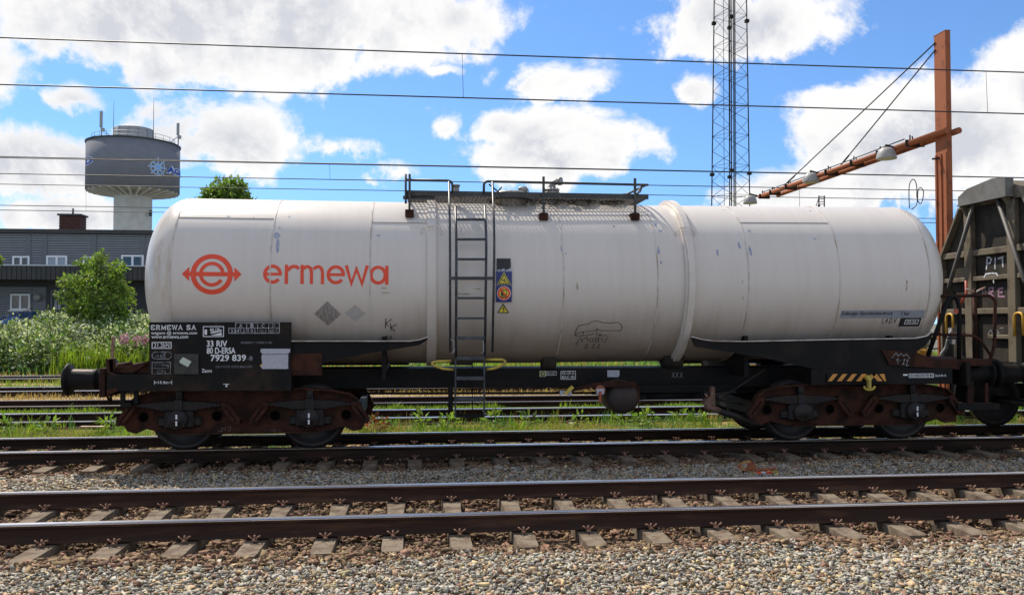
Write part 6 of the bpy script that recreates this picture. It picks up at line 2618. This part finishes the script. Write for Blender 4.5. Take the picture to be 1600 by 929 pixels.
grass_object('green_grass', [
    (field(-16, 17, 14.5, 15.6, 1250, GZ, .9, -.9, 1), .075, .008, .7),
    (field(-18, 20, 15.5, 16.2, 300, GZ, 1.1, .3, 4), .075, .008, .7),
    (tufts(80, -15, 16, 15.0, 16.2, 20, .05), .17, .012, .4),
    (tufts(16, -15, 16, 15.2, 16.1, 26, .08), .27, .014, .4),
    (field(-22, 24, 18.70, 19.12, 900, GZ, .8, -.4, 2), .065, .013, .6),
    (tufts(20, -20, 22, 18.8, 19.1, 30, .07), .11, .018, .5),
    (field(-30, 34, 26.0, 28.6, 60, GZ, .6, .0, 3), .14, .02, .5),
    (field(-40, 44, 31.6, 46, 40, -.1, .5, .1, 6), .26, .05, .5),
    (tufts(46, -13.2, -9.3, 32.5, 33.3, 60, .22), .62, .035, .35),
    (tufts(30, 9.5, 15.5, 16.9, 18.0, 60, .16), .34, .018, .4), (tufts(30, 10, 17, 18.6, 20.5, 70, .2), .42, .022, .4)], GRASSG)
grass_object('blue_green_grass', [
    (tufts(50, -15, 15, 15.0, 16.1, 14, .05), .20, .010, .5),
    (field(-18, 20, 14.6, 16.3, 160, GZ, 1.4, .2, 7), .13, .010, .5),
    (field(-40, 44, 32, 46, 20, -.1, .5, .0, 9), .30, .05, .5),
    (tufts(40, 10, 16, 17, 22, 60, .2), .34, .02, .5)], GRASSB)
grass_object('dry_grass', [
    (field(-16, 17, 14.5, 15.8, 800, GZ, 1.3, -.2, 11), .06, .009, 1.2),
    (tufts(24, -14, 14, 14.9, 16.0, 24, .06), .18, .010, .6),
    (field(-26, 30, 21.6, 23.1, 200, GZ, .7, -.9, 5), .10, .018, .9),
    (field(-34, 38, 26, 28.6, 90, GZ, .6, -.3, 12), .15, .02, .7),
    (field(-40, 44, 31.4, 34, 130, -.16, .6, -.6, 8), .16, .03, .8),
    (field(-40, 44, 34, 46, 30, -.1, .7, .2, 10), .22, .05, .8)], GRASSD)
# broad-leaved weeds standing in the grass
P_, O_ = [], []
for px, Y in ((75, 15.3), (8, 15.3), (168, 15.5), (700, 15.3), (826, 15.6), (905, 15.4), (978, 15.6), (1009, 15.4), (1063, 15.5), (1090, 15.3), (1510, 15.4), (1535, 16.0), (1563, 15.6), (590, 15.4), (655, 15.5), (770, 15.5)):
    x = at(px, 660, Y).x
    p, o = blob_points(rnd.randint(30, 70), np.array([x, Y, gz(Y) + .13]), .15, (1.0, 1.0, 1.1), .2)
    P_.append(p); O_.append(o)
tag(link('broadleaf_weeds', leaf_mesh('broadleaf_weeds', np.concatenate(P_), .11, LEAF1, np.concatenate(O_), 0, .4)), kind='stuff')
# a red-leaved dock plant by the left bogie and thin straws of dead stalks
p, o = blob_points(90, np.array([at(588, 662, 15.2).x, 15.2, gz(15.2) + .12]), .22, (1.3, 1, .7), .2)
tag(link('dock_leaves', leaf_mesh('dock_leaves', p, .10, mat('red_brown_leaves', (.20, .065, .03), .6, island=.4, trans=.3), o, 0, .35)), kind='stuff')

# ------------------------------------------------------------------ scrap lying on the ballast
sp0 = on_ground(1186, 736, -.2)
scr = thing('scrap_brake_part', 'rusty orange scrap with a bent loop lying on the shaded ballast', 'scrap', sp0)
sY = sp0.y
s_at = lambda x, y, dy=0.0: at(x, y, sY + dy)
RSC = mat('bright_rust', (.34, .115, .045), .8, col2=(.22, .065, .03), nscale=25, bump=.4)
b = MB()
L0, L1 = s_at(1164, 735.5), s_at(1215, 731)
b.prism([L0, s_at(1190, 733.0), L1, s_at(1216, 732), s_at(1192, 735.5), s_at(1170, 737)], (0, .10, 0))
b.build('plate', RSC, scr)
b = MB()
b.prism([s_at(1168, 734, .03), s_at(1170, 727, .03), s_at(1171, 721, .03), s_at(1175, 720, .03), s_at(1180, 723.5, .03), s_at(1182, 733, .03)], (0, .06, 0))
b.build('lug', RSC, scr)
b = MB()
lp = fillet([s_at(1167, 733), s_at(1157, 731), s_at(1153, 728), s_at(1158, 724), s_at(1165, 720.8), s_at(1172, 720.5)], .05)
for q0, q1 in zip(lp[:-1], lp[1:]):
    b.bar(q0, q1, .035, .018, (0, 1, 0))
b.build('bent_strap', mat('ochre_worn_strap', (.42, .24, .08), .7, col2=(.30, .10, .04), nscale=18), scr)
for i, (x0_, x1_, m_) in enumerate(((1171, 1181, YELP), (1181, 1189, REDP), (1189, 1196, FRAMEW), (1196, 1205, REDP), (1205, 1216, YELP))):
    b = MB()
    f = lambda x: s_at(x, 739.5 - (x - 1171) * .06, -.06)
    b.bar(f(x0_), f(x1_) - Vector((.004, 0, 0)), .035, .03)
    b.build('marker_stick', m_, scr)

# ------------------------------------------------------------------ yellow track trolley half hidden behind the wagon
ty = TRACKS['B']
tx0, tx1 = at(1105, 570, ty).x, at(1452, 560, ty).x
tr_ = thing('track_trolley', 'yellow track maintenance trolley half hidden behind the tank wagon', 'track trolley', ((tx0 + tx1) / 2, ty, 0))
b = MB()
b.bevbox((tx0 + .5, ty - .95, .88), (tx1 - .1, ty + .95, 1.0), .02)
b.build('deck', DARKST, tr_)
ORY = mat('orange_yellow_paint', (.60, .33, .03), .5)
b = MB()
b.bevbox((tx0 + .55, ty - .99, .93), (tx1 - .05, ty - .955, .99), .008)
b.build('side_rail', ORY, tr_)
for X in (tx0 + 1.2, tx1 - 1.0):
    b = MB()
    for yy in (ty - .7535, ty + .7535):
        b.lathe([(-.05, .04), (-.05, .33), (.04, .335), (.05, .36), (.065, .36), (.065, .04)], (X, yy, .335), 'y', 24)
    b.cyl((X, ty - .85, .335), (X, ty + .85, .335), .05, 10)
    b.build('wheelset', WHEELST, tr_)
b = MB()
b.bevbox((tx1 - 1.3, ty - .9, 1.0), (tx1 - .75, ty + .9, 1.75), .05)
b.bevbox((tx1 - .72, ty - .7, 1.0), (tx1 - .35, ty + .7, 1.28), .04)
b.build('engine_box', ORY, tr_)
b = MB()
b.tube(fillet([(tx1 - .2, ty - .9, 1.0), (tx1 - .2, ty - .9, 2.0), (tx1 - .2, ty + .9, 2.0), (tx1 - .2, ty + .9, 1.0)], .15), .03, 8)
b.tube([(tx1 - .2, ty - .9, 1.5), (tx1 - .2, ty + .9, 1.5)], .025, 8)
b.build('hand_rail', ORY, tr_)
b = MB()
b.bevbox((tx1 - .62, ty - .6, 1.282), (tx1 - .30, ty + .2, 1.62), .08)
b.build('tarpaulin_bundle', mat('pale_green_sheet', (.42, .47, .42), .7, var=.2, nscale=6), tr_)
for X, r_ in ((tx0 + .25, .13), (tx0 + .48, .10)):
    b = MB()
    b.lathe([(-.06, .02), (-.06, r_), (.06, r_), (.06, .02)], (X, ty - .8, 1.05), 'y', 16)
    b.bar((X, ty - .8, .9), (X, ty - .8, 1.05), .06, .1)
    b.build('winch_drum', DARKST, tr_)

# thin yellow marker post seen below the tank
b = MB()
p_, q_ = at(595.5, 576, 33), at(595.5, 562, 33)
b.bevbox((p_.x - .04, 32.97, -.2), (p_.x + .04, 33.03, q_.z), .01)
tag(b.build('marker_post', YELP), 'thin yellow marker post in the grass seen below the tank', 'marker post')
# rotting board in the grass at the left
b = MB()
b.prism([at(119, 669, 15.0), at(124, 666, 15.0), at(160, 666, 15.0), at(160, 667.2, 15.0), at(125, 667.5, 15.0)], (0, .12, 0))
tag(b.build('broken_board', mat('pale_dry_wood', (.45, .33, .20), .8, col2=(.3, .2, .12), nscale=6)), 'pale broken board lying in the grass left of the bogie', 'board')
